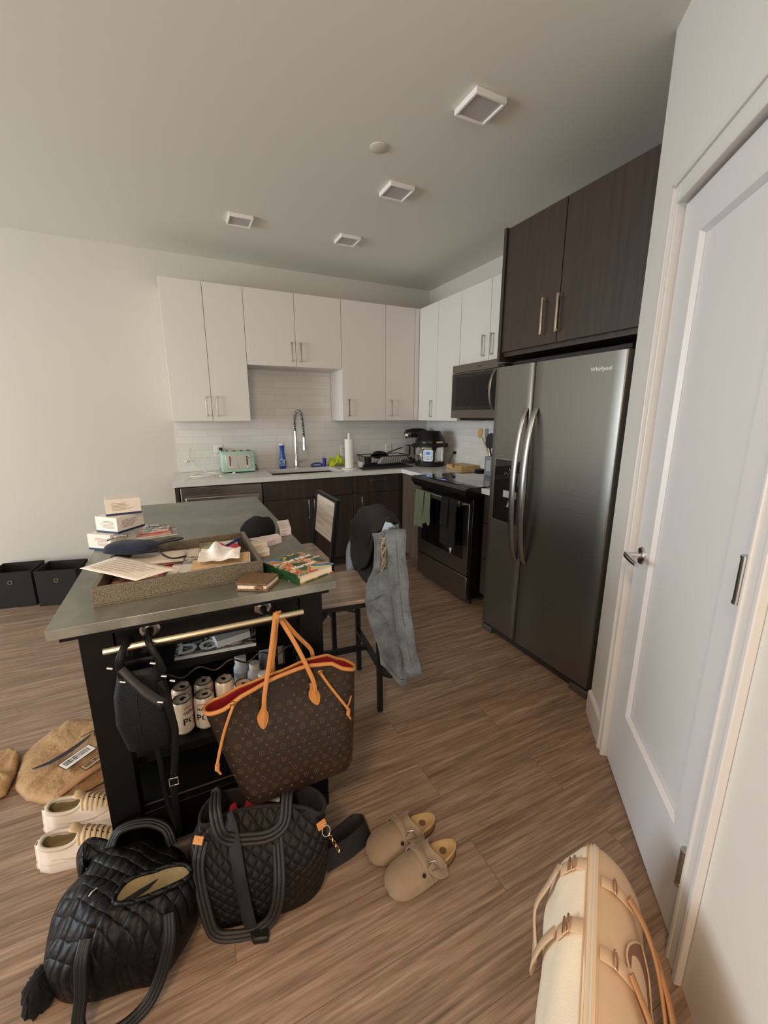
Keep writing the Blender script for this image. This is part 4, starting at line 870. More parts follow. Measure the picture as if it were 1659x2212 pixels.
# sunglasses pouch
g = G(); rings = []
ax0, ax1 = Vector((-.262, 1.620, TZ+.078)), Vector((-.102, 1.560, TZ+.078)); dd = (ax1-ax0).normalized(); sd = Vector((-dd.y, dd.x, 0))
for i in range(13):
    u = i/12; w = .052*(1-abs(2*u-1)**5)**.5+.006; w *= 1-.12*u; h = .018*(1-abs(2*u-1)**4)**.5+.002
    p = ax0.lerp(ax1, u); rings.append([p+sd*w*cos(a)+Vector((0, 0, h*sin(a)+.004*nz(p.x*30, a, 0))) for a in [2*pi*k/20 for k in range(20)]])
t = thing('eyewear_case', 'dark navy soft glasses case with black loop strap on the letter', 'glasses case', (-.18, 1.59, TZ+.06))
obj('case', g.loft(rings), mat('navy_fabric', '#141b33', .85, sheen=.1, bump=.3, bscale=300), t, smooth=70)
obj('strap', G().strap(smoothpath([(-.11, 1.575, TZ+.082), (-.08, 1.585, TZ+.084), (-.05, 1.60, TZ+.082), (-.035, 1.622, TZ+.080), (-.055, 1.635, TZ+.080), (-.085, 1.610, TZ+.082), (-.11, 1.585, TZ+.082)], 5), .024, .004, up=(0, 0, 1)), M_cblk, t, smooth=50)
obj('cord', G().tube(smoothpath([(-.105, 1.54, TZ+.078), (-.09, 1.50, TZ+.066), (-.06, 1.49, TZ+.050), (-.02, 1.51, TZ+.046)], 5), .003, 6), M_cblk, t, smooth=60)
obj('zipper', G().tube(smoothpath([(-.262, 1.665, TZ+.090), (-.235, 1.675, TZ+.098), (-.20, 1.66, TZ+.100)], 4), .0035, 6), M_chrome, t, smooth=60)
# tissue, notebook, pen, red wrapper
g = G(); pts = []
for i in range(13):
    r = []
    for j in range(13):
        u, v = i/12, j/12; x = .02+.125*u+.02*(v-.5); y = 1.36+.135*v-.03*u
        z = TZ+.064+.02*max(0, nz(u*3, v*3, 8)+.35)+.03*max(0, 1-((u-.35)/.16)**2-((v-.85)/.3)**2)
        r.append((x, y, z))
    pts.append(r)
tag(obj('paper_napkin', g.grid(pts), mat('napkin_white', '#efeae6', .9), solid=.0015, smooth=60, sub=1), 'crumpled white paper napkin standing up in the tray', 'napkin')
t = thing('notebook', 'tan covered notebook under the napkin in the tray', 'notebook', (.08, 1.4, TZ+.03))
nq = [(-.01, 1.345), (.165, 1.358), (.178, 1.455), (0.0, 1.435)]
obj('pages', quadprism(G(), [(p[0]+.004, p[1]) for p in nq], TZ+.030, TZ+.048), M_white, t); obj('cover', quadprism(G(), nq, TZ+.0485, TZ+.051), mat('tan_cover', '#cfae80', .6, var=.08, vscale=60), t, bevel=.0008)
tag(obj('snack_wrapper', crumple('w', .11, 1.585, TZ+.028, .10, .09, .026, 1.7, 12), mat('wrapper_red', '#d2495a', .4), solid=.001, smooth=60), 'crumpled pinkish red wrapper at the tray back right', 'wrapper')
t = thing('pen', 'dark blue pen lying beside the red wrapper in the tray', 'pen', (.15, 1.55, TZ+.045)); obj('barrel', G().tube([(.095, 1.515, TZ+.056), (.168, 1.60, TZ+.060)], [.004, .006], 8), mat('pen_blue', '#28286e', .3), t, smooth=50); obj('clip', G().tube([(.15, 1.578, TZ+.067), (.168, 1.60, TZ+.068)], .0014, 5), M_nickel, t)
# cap
t = thing('baseball_cap', 'crumpled black fabric cap behind the tray right corner', 'cap', (.265, 1.84, TZ))
g = G(); rings = []
for z, s, dx in ((.001, .92, 0), (.012, 1.0, 0), (.035, .96, .003), (.055, .82, .008), (.070, .55, .012), (.075, .15, .014)):
    rings.append([Vector((.272+dx+.075*s*cos(a)*(1+.07*nz(cos(a)*2, sin(a)*2, z*30)), 1.845+.10*s*sin(a)*(1+.07*nz(cos(a)*2, sin(a)*2, 5)), TZ+z*(1+.12*nz(cos(a), sin(a), 9)))) for a in [2*pi*k/28 for k in range(28)]])
M_cap = mat('black_felt', '#070707', .95, bump=.2, bscale=400)
obj('crown', g.loft(rings), M_cap, t, smooth=70)
obj('brim', G().loft([[Vector((.235+.075*s*cos(a), 1.77+.07*s*sin(a), TZ+.014+q-.006*cos(a)**2)) for a in [2*pi*k/24 for k in range(24)]] for s, q in ((.95, -.003), (1, 0), (.95, .003))]), M_cap, t, smooth=50)
def smallbox(label, q, z0, z1, m, bars=True):
    t = thing('medicine_carton', label, 'box', (*q[0], z0), 0, 'small pale medicine cartons')
    obj('carton', quadprism(G(), q, z0, z1), m, t, bevel=.0006)
    a, b = Vector((*q[0], 0)), Vector((*q[1], 0)); d_ = (b-a).normalized(); n_ = Vector((d_.y, -d_.x, 0)); g = G()
    c_, dd_ = Vector((*q[3], 0)), Vector((*q[2], 0))
    for i in range(4):
        z = z0+(z1-z0)*(.2+.2*i); L = (b-a).length
        p = a+d_*L*.12; r = a+d_*L*(.45+.35*random.random()); g.add([(*(w+n_*.0005).xy, zz) for w, zz in ((p, z-.0008), (r, z-.0008), (r, z+.0008), (p, z+.0008))], [(0, 1, 2, 3)])
        v = .2+.2*i; p = a.lerp(c_, v)+d_*L*.15; r = a.lerp(c_, v)+d_*L*(.5+.3*random.random()); s_ = Vector((-d_.y, d_.x, 0))*.0011
        g.add([(*(w+k*s_).xy, z1+.0005) for w, k in ((p, -1), (r, -1), (r, 1), (p, 1))], [(0, 1, 2, 3)])
    tag(obj('carton_print', g, mat('print_mauve', '#8d7d84', .6), t), kind='stuff')
M_pk = mat('carton_pinkish', '#dfd0cf', .5); M_cr = mat('carton_cream', '#e3d8c4', .5)
smallbox('pale pink medicine carton furthest back, by the table edge', [(.352, 1.762), (.403, 1.775), (.428, 1.935), (.372, 1.925)], TZ+.0005, TZ+.030, M_pk)
smallbox('long pale pink medicine carton in front of the black cap', [(.262, 1.628), (.338, 1.672), (.335, 1.725), (.212, 1.700)], TZ+.0005, TZ+.026, M_pk)
smallbox('cream medicine carton with barcode-like print at the tray corner', [(.211, 1.585), (.268, 1.600), (.262, 1.625), (.205, 1.655)], TZ+.0005, TZ+.030, M_cr)
smallbox('low cream medicine carton nearest the tray wall', [(.211, 1.525), (.262, 1.527), (.270, 1.575), (.211, 1.578)], TZ+.0005, TZ+.018, M_cr)
# cookbook
t = thing('cookbook', 'thick green hardback book with colourful food cover at the island corner', 'book', (.31, 1.33, TZ))
bq = [(.292, 1.203), (.422, 1.262), (.355, 1.432), (.212, 1.380)]
bv = [Vector((*p, 0)) for p in bq]; bc = sum(bv, Vector())/4
M_bcov = patches('cookbook_cover', '', ['#1e3d24', '#2b4d2a', '#35592e', '#b9a04a', '#cf6a40', '#b9473a', '#c8b88a', '#3c6f9c', '#35592e', '#b9a04a', '#1e3d24', '#274a2b'], 13, .3, 3.3)
obj('back_cover', quadprism(G(), bv, TZ+.0005, TZ+.003), M_bcov, t); obj('front_cover', quadprism(G(), bv, TZ+.028, TZ+.031), M_bcov, t)
ip = [p+(bc-p).normalized()*.006 for p in bv]
obj('pages', quadprism(G(), [bv[0].lerp(bv[3], .03), ip[1], ip[2], bv[3].lerp(bv[0], .03)], TZ+.0032, TZ+.0278), mat('page_cream', '#e6d6ba', .8), t)
obj('spine', quadprism(G(), [bv[3], bv[0], bv[0]+Vector((-.004, -.002, 0)), bv[3]+Vector((-.004, -.002, 0))], TZ+.0005, TZ+.031), patches('spine_green', '', ['#18351d', '#24492a', '#c9b255'], 20, .35, 1), t)
dx = (bv[1]-bv[0]).normalized(); ang = math.atan2(dx.y, dx.x)
obj('cover_title', G().text('Half Baked', .026, MT((.325, 1.36, TZ+.0315), 0, 0, ang), bold=True).text('Harvest', .030, MT((.33, 1.29, TZ+.0315), 0, 0, ang), bold=True).text('Every Day', .016, MT((.372, 1.345, TZ+.0315), 0, 0, ang)), mat('title_white', '#efe8dc', .5), t)
# leather wallet
t = thing('wallet', 'folded brown leather wallet stuffed with cards at the island front edge', 'wallet', (.17, 1.25, TZ))
wq = [(.108, 1.238), (.192, 1.192), (.243, 1.262), (.150, 1.325)]
M_lea = mat('brown_leather', '#6f563d', .55, var=.15, vscale=60, bump=.3, bscale=200)
obj('back_flap', quadprism(G(), wq, TZ+.0005, TZ+.007), M_lea, t, bevel=.002); obj('front_flap', quadprism(G(), [(p[0]-.002, p[1]+.006) for p in wq], TZ+.018, TZ+.024), M_lea, t, bevel=.002)
obj('cards', quadprism(G(), [(.112, 1.238), (.188, 1.198), (.238, 1.262), (.152, 1.318)], TZ+.0075, TZ+.0175), mat('card_edges', '#d9cbb8', .6, var=.3, vscale=200), t)
obj('clasp', G().tube([(.158, 1.208, TZ+.012), (.168, 1.203, TZ+.016), (.178, 1.197, TZ+.012)], .006, 8), M_lea, t, smooth=60)
# ================================================================ chairs
M_seat = wood('grey_oak_seat', '#8a796a', '#b8a593', 'x', .3, bump=.05)
M_ctube = mat('black_powdercoat', '#0e0e0e', .4)
def bar(g, a, b, w=.024, d=.024, up=(0, 1, 0)):
    a = Vector(a); b = Vector(b); t_ = (b-a).normalized(); u = Vector(up)-t_*Vector(up).dot(t_); u.normalize(); s_ = t_.cross(u)
    return g.add([p+s_*i*w/2+u*j*d/2 for p in (a, b) for j in (-1, 1) for i in (-1, 1)], [(0, 1, 3, 2), (4, 6, 7, 5), (0, 4, 5, 1), (2, 3, 7, 6), (0, 2, 6, 4), (1, 5, 7, 3)])
def make_chair():
    t = thing('dining_chair', 'x', 'chair', (0, 0, 0), 0, 'counter-height chairs beside the island')
    k = dict(local=True)
    q = [(x, y) for x, y in [(.165*sx_+.035*0+(cx_), cy_) for sx_, cx_, cy_ in ((0, 0, 0),)]]
    g = G(); pts = []
    for sx_, sy_ in ((1, 1), (-1, 1), (-1, -1), (1, -1)):
        r = .022; cx_, cy_ = (.165-r if sx_ > 0 else -.205+r), sy_*(.19-r); a0 = {(1, 1): 0, (-1, 1): pi/2, (-1, -1): pi, (1, -1): 3*pi/2}[(sx_, sy_)]
        for i in range(6): a = a0+pi/2*i/5; pts.append((cx_+r*cos(a), cy_+r*sin(a), .590))
    obj('seat', g.prism(pts, (0, 0, .018)), M_seat, t, bevel=.003, **k)
    g = G(); 
    for y in (-.172, .172): bar(g, (-.185, y, .577), (.16, y, .577))
    for x in (-.18, .16): bar(g, (x, -.172, .577), (x, .172, .577), up=(1, 0, 0))
    obj('seat_frame', g, M_ctube, t, **k)
    for y in (-.182, .182):
        g = G(); bar(g, (.172, y, 0), (.166, y, .58)); bar(g, (.166, y, .58), (.215, y, .955)); obj('leg', g, M_ctube, t, **k)
        obj('leg', bar(G(), (-.185, y, 0), (-.18, y, .566)), M_ctube, t, **k)
        obj('brace', bar(G(), (-.165, y, .47), (-.08, y, .566), .018, .018), M_ctube, t, **k)
    obj('backrest', G().prism([(.178, -.169, .70), (.203, -.169, .935), (.217, -.169, .935), (.192, -.169, .70)], (0, .338, 0)), wood('backrest_oak_glare', '#a39384', '#d8ccbe', 'y', .3, bump=.05), t, bevel=.002, **k)  # glare on the backrest is put into its paler wood colour
    obj('top_rail', bar(G(), (.2145, -.17, .947), (.2145, .17, .947), .02, .018, up=(0, 0, 1)), M_ctube, t, **k)
    obj('stretcher', bar(G(), (.168, -.17, .25), (.168, .17, .25), up=(0, 0, 1)), M_ctube, t, **k)
    obj('stretcher', bar(G(), (-.183, -.17, .25), (-.183, .17, .25), up=(0, 0, 1)), M_ctube, t, **k)
    obj('footrest', bar(G(), (-.171, 0, .25), (.156, 0, .25), up=(0, 0, 1)), M_ctube, t, **k)
    return t
c1 = make_chair(); c1.location = (.556, 2.378, 0); c1['label'] = 'wood and black metal dining chair with bare backrest, further from the viewer'
c2 = copy_tree(c1); c2.location = (.610, 1.818, 0); c2.rotation_euler = (0, 0, radians(-6)); c2['label'] = 'dining chair nearest the viewer with denim jacket over its back'
# ================================================================ clothes on the chair
def denim():
    k = N('washed_denim'); c = k.coord(); t = k.n('ShaderNodeTexNoise', i_Scale=10.0, i_Detail=8.0, i_Roughness=.72); k.l(c, t.inputs['Vector'])
    k.base(k.ramp(t.outputs[0], [(.32, '#4e555b'), (.5, '#697177'), (.7, '#868e92')])); k.p.inputs['Roughness'].default_value = .85; k.p.inputs['Sheen Weight'].default_value = .2
    t2 = k.n('ShaderNodeTexNoise', i_Scale=350.0, i_Detail=2.0); k.l(c, t2.inputs['Vector']); k.bump(t2.outputs[0], .3, .002); return k.m
M_den = denim(); M_denl = mat('denim_inner', '#9fb4c6', .85); M_thread = mat('stitch_dark', '#4c5054', .8)
def curve_at(pts, v):
    n = len(pts)-1; x = v*n; i = min(int(x), n-1); return Vector(pts[i]).lerp(Vector(pts[i+1]), x-i)
def sheet_between(L_, R_, n, m, bulge, nrm, fold=.008, fs=16, seedv=0, hem=None):
    nrm = Vector(nrm).normalized(); g = G(); pts = []
    L2 = smoothpath(L_, 6); R2 = smoothpath(R_, 6)
    for i in range(n+1):
        v = i/n; a = curve_at(L2, v); b = curve_at(R2, v); r = []
        for j in range(m+1):
            u = j/m; p = a.lerp(b, u)+nrm*(bulge*sin(pi*u)+fold*nz(u*3+seedv, v*5, seedv, 1)+fold*.8*sin(u*fs+v*3+2*nz(0, v*4, seedv)))
            r.append(p)
        pts.append(r)
    return g.grid(pts), pts
JL = [(.717, 1.602, .922), (.726, 1.597, .871), (.720, 1.600, .761), (.698, 1.612, .705), (.688, 1.617, .606), (.695, 1.613, .540), (.719, 1.601, .444), (.738, 1.591, .368), (.750, 1.585, .279)]
JR = [(.800, 1.560, .958), (.810, 1.555, .912), (.812, 1.554, .839), (.824, 1.548, .744), (.832, 1.544, .599), (.841, 1.539, .484), (.850, 1.535, .365), (.857, 1.531, .268), (.860, 1.530, .166)]
jn = Vector((-.45, -.89, 0)).normalized()
t = thing('denim_jacket', 'faded grey blue denim jacket hanging over the near chair back', 'jacket', (.79, 1.6, .2))
g, jp = sheet_between(JL, JR, 60, 30, .024, jn, .016, 7, 2.1)
obj('body', g, M_den, t, solid=.004, smooth=80, sub=1)
# side wrapping round the chair post to the back
BR = [(.88, 1.70, .95), (.90, 1.72, .90), (.91, 1.74, .82), (.92, 1.76, .72), (.93, 1.76, .6), (.93, 1.75, .48), (.93, 1.74, .36), (.93, 1.72, .30), (.92, 1.70, .24)]
g, _ = sheet_between(JR, BR, 36, 14, .02, (.8, -.6, 0), .008, 9, 5.1); obj('back_panel', g, M_den, t, solid=.004, smooth=80, sub=1)
# sleeve
sp = smoothpath([(.800, 1.545, .940), (.790, 1.512, .865), (.792, 1.497, .747), (.806, 1.487, .593), (.830, 1.478, .433), (.850, 1.472, .33), (.864, 1.470, .262)], 5)
g = G(); fr = g.frames(sp, up=jn); rings = []
for i, (p, T_, u_, w_) in enumerate(fr):
    q = i/(len(fr)-1); wd = .043-.012*q+.003*sin(q*23); th_ = .020-.004*q
    if q > .9: wd += .004
    rings.append([p+w_*wd*cos(a)*(1+.10*nz(q*7, cos(a), sin(a)))+u_*th_*sin(a)*(1+.3*nz(q*9, cos(a)*2, 3)) for a in [2*pi*k/20 for k in range(20)]])
sl = obj('sleeve', g.loft(rings, False, False), M_den, t, smooth=80, solid=.003)
obj('cuff', G().loft([[p+(p-fr[i][0])*.07 for p in rings[i]] for i in (-5, -1)], False, False), M_den, sl, solid=.004, smooth=60)
obj('sleeve_seam', G().tube([fr[i][0]+fr[i][3]*(-.002)+fr[i][2]*(.0215-.004*i/len(fr)) for i in range(3, len(fr)-2)], .0012, 5), M_thread, sl)
sp = smoothpath([(.815, 2.03, .76), (.80, 2.075, .70), (.795, 2.085, .62), (.795, 2.06, .54), (.79, 2.0, .44), (.785, 1.96, .39)], 4)
g = G(); fr2 = g.frames(sp, up=(1, 0, 0)); obj('sleeve', g.loft([[p+w_*.040*cos(a)*(1+.1*nz(i*.5, cos(a), 1))+u_*.016*sin(a) for a in [2*pi*k/16 for k in range(16)]] for i, (p, T_, u_, w_) in enumerate(fr2)], False, False), M_den, t, solid=.003, smooth=80)
def on_j(u, v, off=.004):
    n, m = len(jp)-1, len(jp[0])-1; i = min(int(v*n), n-1); j = min(int(u*m), m-1)
    a = Vector(jp[i][j]).lerp(Vector(jp[i+1][j]), v*n-i); b = Vector(jp[i][j+1]).lerp(Vector(jp[i+1][j+1]), v*n-i); return a.lerp(b, u*m-j)+jn*off
# collar / pale inner shoulder
obj('inner_shoulder', G().prism([(.745, 1.573, .925), (.762, 1.565, .975), (.785, 1.556, .972), (.800, 1.548, .950), (.775, 1.560, .900), (.758, 1.568, .868)], (.012, .02, 0)), M_denl, t, bevel=.003)
obj('placket', G().strap([on_j(.17, .02, .006), on_j(.22, .12, .007), on_j(.22, .22, .007), on_j(.30, .31, .007)], .018, .004, up=jn), M_den, t, smooth=50)
obj('placket', G().strap([on_j(.86, .0, .006), on_j(.72, .12, .007), on_j(.55, .25, .007), on_j(.42, .33, .007)], .016, .004, up=jn), M_den, t, smooth=50)
g = G(); 
for a, b in (((.95, .02), (.80, .31)), ((.30, .33), (.80, .31)), ((.06, .50), (.50, .46)), ((.12, .58), (.6, .64)), ((.06, .94), (.92, .95))):
    g.tube([on_j(a[0]+(b[0]-a[0])*i/10, a[1]+(b[1]-a[1])*i/10, .0045) for i in range(11)], .0013, 5)
tag(obj('stitching', g, M_thread, t), kind='stuff')
obj('pocket_flap', G().prism([on_j(*q, .006) for q in ((.18, .52), (.55, .60), (.42, .68), (.30, .66), (.15, .58))], jn*.003), M_den, t)
g = G(); la = [(.35, .07), (.52, .10), (.33, .14), (.52, .17), (.35, .20), (.50, .235), (.38, .27)]
g.tube(smoothpath([on_j(u, v, .011) for u, v in la], 4), .0025, 6)
g.tube(smoothpath([on_j(1.04*.85-u+.0, v+.012, .012) for u, v in la], 4), .0025, 6)
g.tube(smoothpath([on_j(.40, .10, .014), on_j(.32, .16, .016), on_j(.42, .24, .016), on_j(.36, .30, .014), on_j(.46, .33, .012)], 5), .0025, 6)
g.tube(smoothpath([on_j(.42, .09, .014), on_j(.55, .15, .018), on_j(.50, .23, .017), on_j(.56, .27, .014), on_j(.40, .345, .012)], 5), .0025, 6)
obj('lace', g, mat('cream_lace', '#b5a68c', .8), t, smooth=60)
# charcoal sweater over the top rail
g = G(); pts = []
for i in range(31):
    u = i/30; y = 1.585+.49*u; x0_ = .806+.085*(u-.1)*.6; r = []; zend = spl([0, .12, .3, .5, .75, 1], [.93, .88, .71, .66, .65, .70], u); top = spl([0, .15, .4, .7, 1], [.965, 1.003, 1.0, .965, .87], u)
    for j in range(25):
        v = j/24
        if v < .2: x = x0_+.036; z = top-.07+.25*v
        elif v < .4: a = (v-.2)/.2*pi; x = x0_+.036*cos(a)+(-.009)*(1-cos(a))/2; z = top-.02+.022*sin(a)
        else: w = (v-.4)/.6; x = x0_-.045-.03*w*sin(pi*u); z = (top-.02)*(1-w)+zend*w
        f = .012*nz(u*4, v*4, 3.3)+.009*sin(u*15+v*5); r.append((x+f-(.004 if v > .4 else 0), y+.012*nz(u*5, v*5, 9), z+.006*nz(u*6, v*3, 6)))
    pts.append(r)
M_char = mat('charcoal_fleece', '#1f1c1b', .95, bump=.4, bscale=260)
t = thing('sweater', 'charcoal fleece sweater thrown over the top of the denim jacket', 'sweater', (.82, 1.8, .65))
obj('fabric', g.grid(pts), M_char, t, solid=.012, smooth=80, sub=1)
g = G(); obj('rolled_edge', g.tube(smoothpath([(.79, 1.56, .985), (.775, 1.62, .968), (.77, 1.68, .93), (.765, 1.73, .86), (.765, 1.76, .78), (.768, 1.80, .70)], 5), [.014]*10+[.011]*16, 10), M_char, t, smooth=80)
# black garment underneath
t = thing('black_jacket', 'black jacket hanging under the denim one, hem below the chair stretcher', 'jacket', (.79, 1.75, .2))
g, _ = sheet_between([(.775, 1.64, .93), (.765, 1.64, .8), (.755, 1.64, .62)], [(.80, 2.0, .90), (.79, 2.0, .78), (.782, 2.0, .63)], 16, 14, .008, (-1, 0, 0), .008, 10, 4); obj('lining', g, M_blackm, t, solid=.004, smooth=80)
g, _ = sheet_between([(.775, 1.612, .60), (.775, 1.618, .40), (.765, 1.622, .26), (.760, 1.622, .195)], [(.86, 1.60, .60), (.86, 1.60, .40), (.85, 1.59, .25), (.835, 1.59, .185)], 14, 10, .012, (-.3, -.9, 0), .006, 8, 7); obj('hem', g, M_blackm, t, solid=.006, smooth=80)
g, _ = sheet_between([(.780, 2.17, .45), (.78, 2.165, .33), (.78, 2.175, .29)], [(.782, 1.95, .55), (.78, 1.95, .42), (.78, 1.97, .365)], 8, 8, .01, (-1, 0, 0), .004, 8, 1); obj('sleeve', g, M_blackm, t, solid=.006, smooth=80)
# ================================================================ towels on the oven handle
def towel(name, label, m, ya, yb, za, zb, xo, seedv, skew=0):
    g = G(); pts = []
    for i in range(15):
        u = i/14; r = []
        for j in range(21):
            v = j/20; z = za-(za-zb)*max(0, (v-.12)/.88) if v > .12 else za
            y = ya+(yb-ya)*u; sp_ = 1+.25*v*skew; yc = (ya+yb)/2; y = yc+(y-yc)*sp_+.02*skew*v
            x = 1.783-xo if v > .12 else 1.783-xo+.028*(1-v/.12)
            x -= .012*v*abs(sin(u*8+seedv))+.006*nz(u*4, v*4, seedv); z += .015*nz(u*3+seedv, 1, 2)*(v > .9)
            r.append((x, y, z))
        pts.append(r)
    return obj(name, g.grid(pts), m, solid=.005, smooth=80, sub=1)
M_green = mat('sage_towel', '#626953', .95, bump=.4, bscale=300); M_cht = mat('charcoal_towel', '#1a191b', .95, bump=.4, bscale=300)
tag(towel('dish_towel', '', M_green, 2.90, 3.03, .815, .50, .014, 1.0, .6), 'sage green kitchen towel at the left end of the oven handle', 'towel', 'towels on the oven handle')
tag(towel('dish_towel', '', M_green, 2.80, 2.885, .815, .55, .012, 3.0, .5), 'shorter sage green towel flap, its right edge loose on the oven handle', 'towel', 'towels on the oven handle')
tag(towel('dish_towel', '', M_cht, 2.53, 2.63, .82, .60, .024, 5.0, .2), 'short charcoal towel folded over the oven handle in front of the longer one', 'towel', 'towels on the oven handle')
tw = towel('dish_towel', '', M_cht, 2.44, 2.64, .818, .44, .012, 2.0, .25)
obj('care_tag', G().prism([(1.757, 2.465, .452), (1.757, 2.495, .452), (1.757, 2.485, .405)], (-.0012, 0, 0)), M_white, tw)
tag(tw, 'long charcoal towel hanging low on the oven handle with white tag', 'towel', 'towels on the oven handle')
# ================================================================ monogram tote on the towel bar
M_mono = mat('monogram_canvas', '#24180f', .42, var=.12, vscale=12, coat=.15)
M_monp = mat('monogram_print', '#54422c', .5); M_van = mat('tan_vachetta', '#bd7f43', .5, var=.08, vscale=20); M_red = mat('red_lining', '#8e1420', .8, var=.1, vscale=60)
YB0 = 1.132
zs = [.296, .300, .312, .35, .42, .50, .57, .62, .645]
def lv_lim(z):  # left and right limits
    return spl([.30, .42, .50, .57, .62, .66], [.066, .034, .014, -.002, -.014, -.018], z), spl([.30, .34, .42, .5, .66], [.418, .424, .430, .436, .440], z)
def lv_t(u, z):  # half thickness
    k = min(1, max(0, (z-.30)/.34)); body = .066*(1-.35*k)*(max(0, 1-abs(u)**(11-8*k)))**.5
    pinch = (.010+.020*abs(u+.0)**1.5*1.6)*(max(0, 1-abs(u)**8))**.5
    k2 = max(0, (k-.35)/.65); k2 = k2*k2*(3-2*k2); return body*(1-k2)+pinch*k2
def lv_rim(u): return spl([-1, -.8, -.5, -.1, .3, .62, .8, 1], [.617, .622, .648, .668, .682, .676, .648, .628], u)
def lv_pt(u, z, s, off=0):  # s=-1 front, +1 back
    zz = z if z < .5 else .5+(z-.5)*(lv_rim(u)-.5)/(.645-.5)
    a, b = lv_lim(zz); x = (a+b)/2+u*(b-a)/2
    if z < .312: x = (a+b)/2+u*(b-a)/2*(1-.03*(.312-z)/.016)
    yy = YB0-.018*sin(pi*(z-.3)/.34) if False else YB0
    return Vector((x, yy+s*(lv_t(u, z)*(1 if z > .305 else .93)+off)+.012*u*0, zz+.0))
t = thing('monogram_tote_bag', 'brown monogram canvas tote with tan leather trim hanging from the towel bar', 'bag', (.21, YB0, .296))
us = [cos(pi*i/32) for i in range(33)]
def lv_ring(z, shrink=0):
    f = [lv_pt(u, z, -1, -shrink) for u in us[:-1]]; b = [lv_pt(-u, z, 1, -shrink) for u in us[:-1]]; return f+b
g = G(); g.loft([lv_ring(z) for z in zs], True, False); 
obj('body', g, M_mono, t, smooth=50)
g = G(); g.loft([[Vector((x_.x*.986+.21*.014, YB0+(x_.y-YB0)*.9, x_.z)) for x_ in lv_ring(z, .002)] for z in (.40, .5, .57, .62, .644)], True, False); obj('lining', g, M_red, t, smooth=70)
obj('rim_trim', G().tube(lv_ring(.645), .0042, 8, True, sy=1.5), M_van, t, smooth=70)
# monogram print on the front
def lvmap(x, z):
    a, b = lv_lim(z); u = max(-.985, min(.985, 2*(x-a)/(b-a)-1)); zr = z
    if z > .5: zr = .5+(z-.5)*(.645-.5)/(lv_rim(u)-.5)
    return Vector((x, YB0-lv_t(u, zr)-.0008, z))
g = G()
def glyph_poly(cx_, cz_, pts, rot):
    c_, s_ = cos(rot), sin(rot); g.add([lvmap(cx_+c_*x-s_*z, cz_+s_*x+c_*z) for x, z in pts], [tuple(range(len(pts)))])
def stroke(cx_, cz_, a, b, w, rot):
    a = Vector(a); b = Vector(b); n_ = (b-a).normalized(); n_ = Vector((-n_.y, n_.x))*w/2
    glyph_poly(cx_, cz_, [a-n_, b-n_, b+n_, a+n_], rot)
def ringg(cx_, cz_, r, w, rot, n=14, pw=1):
    for i in range(n):
        a, b = 2*pi*i/n, 2*pi*(i+1)/n; glyph_poly(cx_, cz_, [(r*cos(a), r*sin(a)), (r*cos(b), r*sin(b)), ((r-w)*cos(b), (r-w)*sin(b)), ((r-w)*cos(a), (r-w)*sin(a))], rot)
def star(cx_, cz_, r, rot, n=4, inner=.28):
    pts = []
    for i in range(n*2): a = pi*i/n+pi/4*(n == 4); rr = r if i % 2 == 0 else r*inner; pts.append((rr*cos(a), rr*sin(a)))
    for i in range(0, 2*n, 2): glyph_poly(cx_, cz_, [(0, 0), pts[i-1], pts[i], pts[(i+1) % (2*n)]], rot)
rot = radians(-3); sp_ = .0315
for iu in range(-2, 22):
    for iv in range(-2, 20):
        x = .0+iu*sp_+(sp_/2 if iv % 2 else 0); z = .305+iv*sp_*.62
        zt = z
        a, b = lv_lim(min(max(z, .30), .66)); u = 2*(x-a)/(b-a)-1
        if abs(u) > .955 or z < .312 or z > lv_rim(u)-.012: continue
        kdx = (iu*2+iv) % 8 if iv % 2 == 0 else 99
        if iv % 2: star(x, z, .0066, rot)
        elif (iu+iv//2) % 3 == 0:
            w = .0017; stroke(x, z, (-.0085, .0095), (-.0050, -.0075), w, rot); stroke(x, z, (-.0070, -.0070), (.0045, -.0070), w, rot); stroke(x, z, (-.0028, .0070), (.0030, -.0040), w*1.2, rot); stroke(x, z, (.0088, .0075), (.0030, -.0040), w*.8, rot)
        elif (iu+iv//2) % 3 == 1: ringg(x, z, .0080, .0013, rot); star(x, z, .0052, rot+pi/4)
        else:
            for q in ((-.006, -.006, .006, -.006), (.006, -.006, .006, .006), (.006, .006, -.006, .006), (-.006, .006, -.006, -.006)): stroke(x, z, q[:2], q[2:], .0013, rot)
            star(x, z, .005, rot)
tag(obj('monogram_print', g, M_monp, t, smooth=179), kind='stuff')
# handles with leaf tabs
def leaf(cx_, cz_, w, h, rot, y):
    pts = []
    half = [(.20, .5), (.22, .40), (.40, .28), (.78, .14), (.98, 0), (1.0, -.12), (.86, -.26), (.55, -.40), (.22, -.48), (0, -.5)]
    for x, z in half: pts.append((x*w/2, -z*h))
    for x, z in half[-2::-1]: pts.append((-x*w/2, -z*h))
    c_, s_ = cos(rot), sin(rot); return [Vector((cx_+c_*x+s_*z, y, cz_-s_*x+c_*z)) for x, z in [(p[0], -p[1]) for p in pts]]
def handle(xa, za, xb, zb_, xt, ys, yt, s):
    g = G(); pa = smoothpath([(xa, ys, za), (xa+.004, ys-.004*s*0, za+.05), (xa+(xt-xa)*.55, (ys*.6+yt*.4), .76), (xt-.006, yt-.013, .835), (xt, yt, .852)], 6)
    g.strap(pa, .013, .006, up=(0, -1, 0.0)); 
    pb = smoothpath([(xb, ys, zb_), (xb-.006, ys, zb_+.045), (xb+(xt-xb)*.5, ys*.65+yt*.35, .765), (xt+.014, yt+.013, .825), (xt+.004, yt, .8515)], 6)
    g.strap(pb, .013, .006, up=(0, -1, 0)); return g
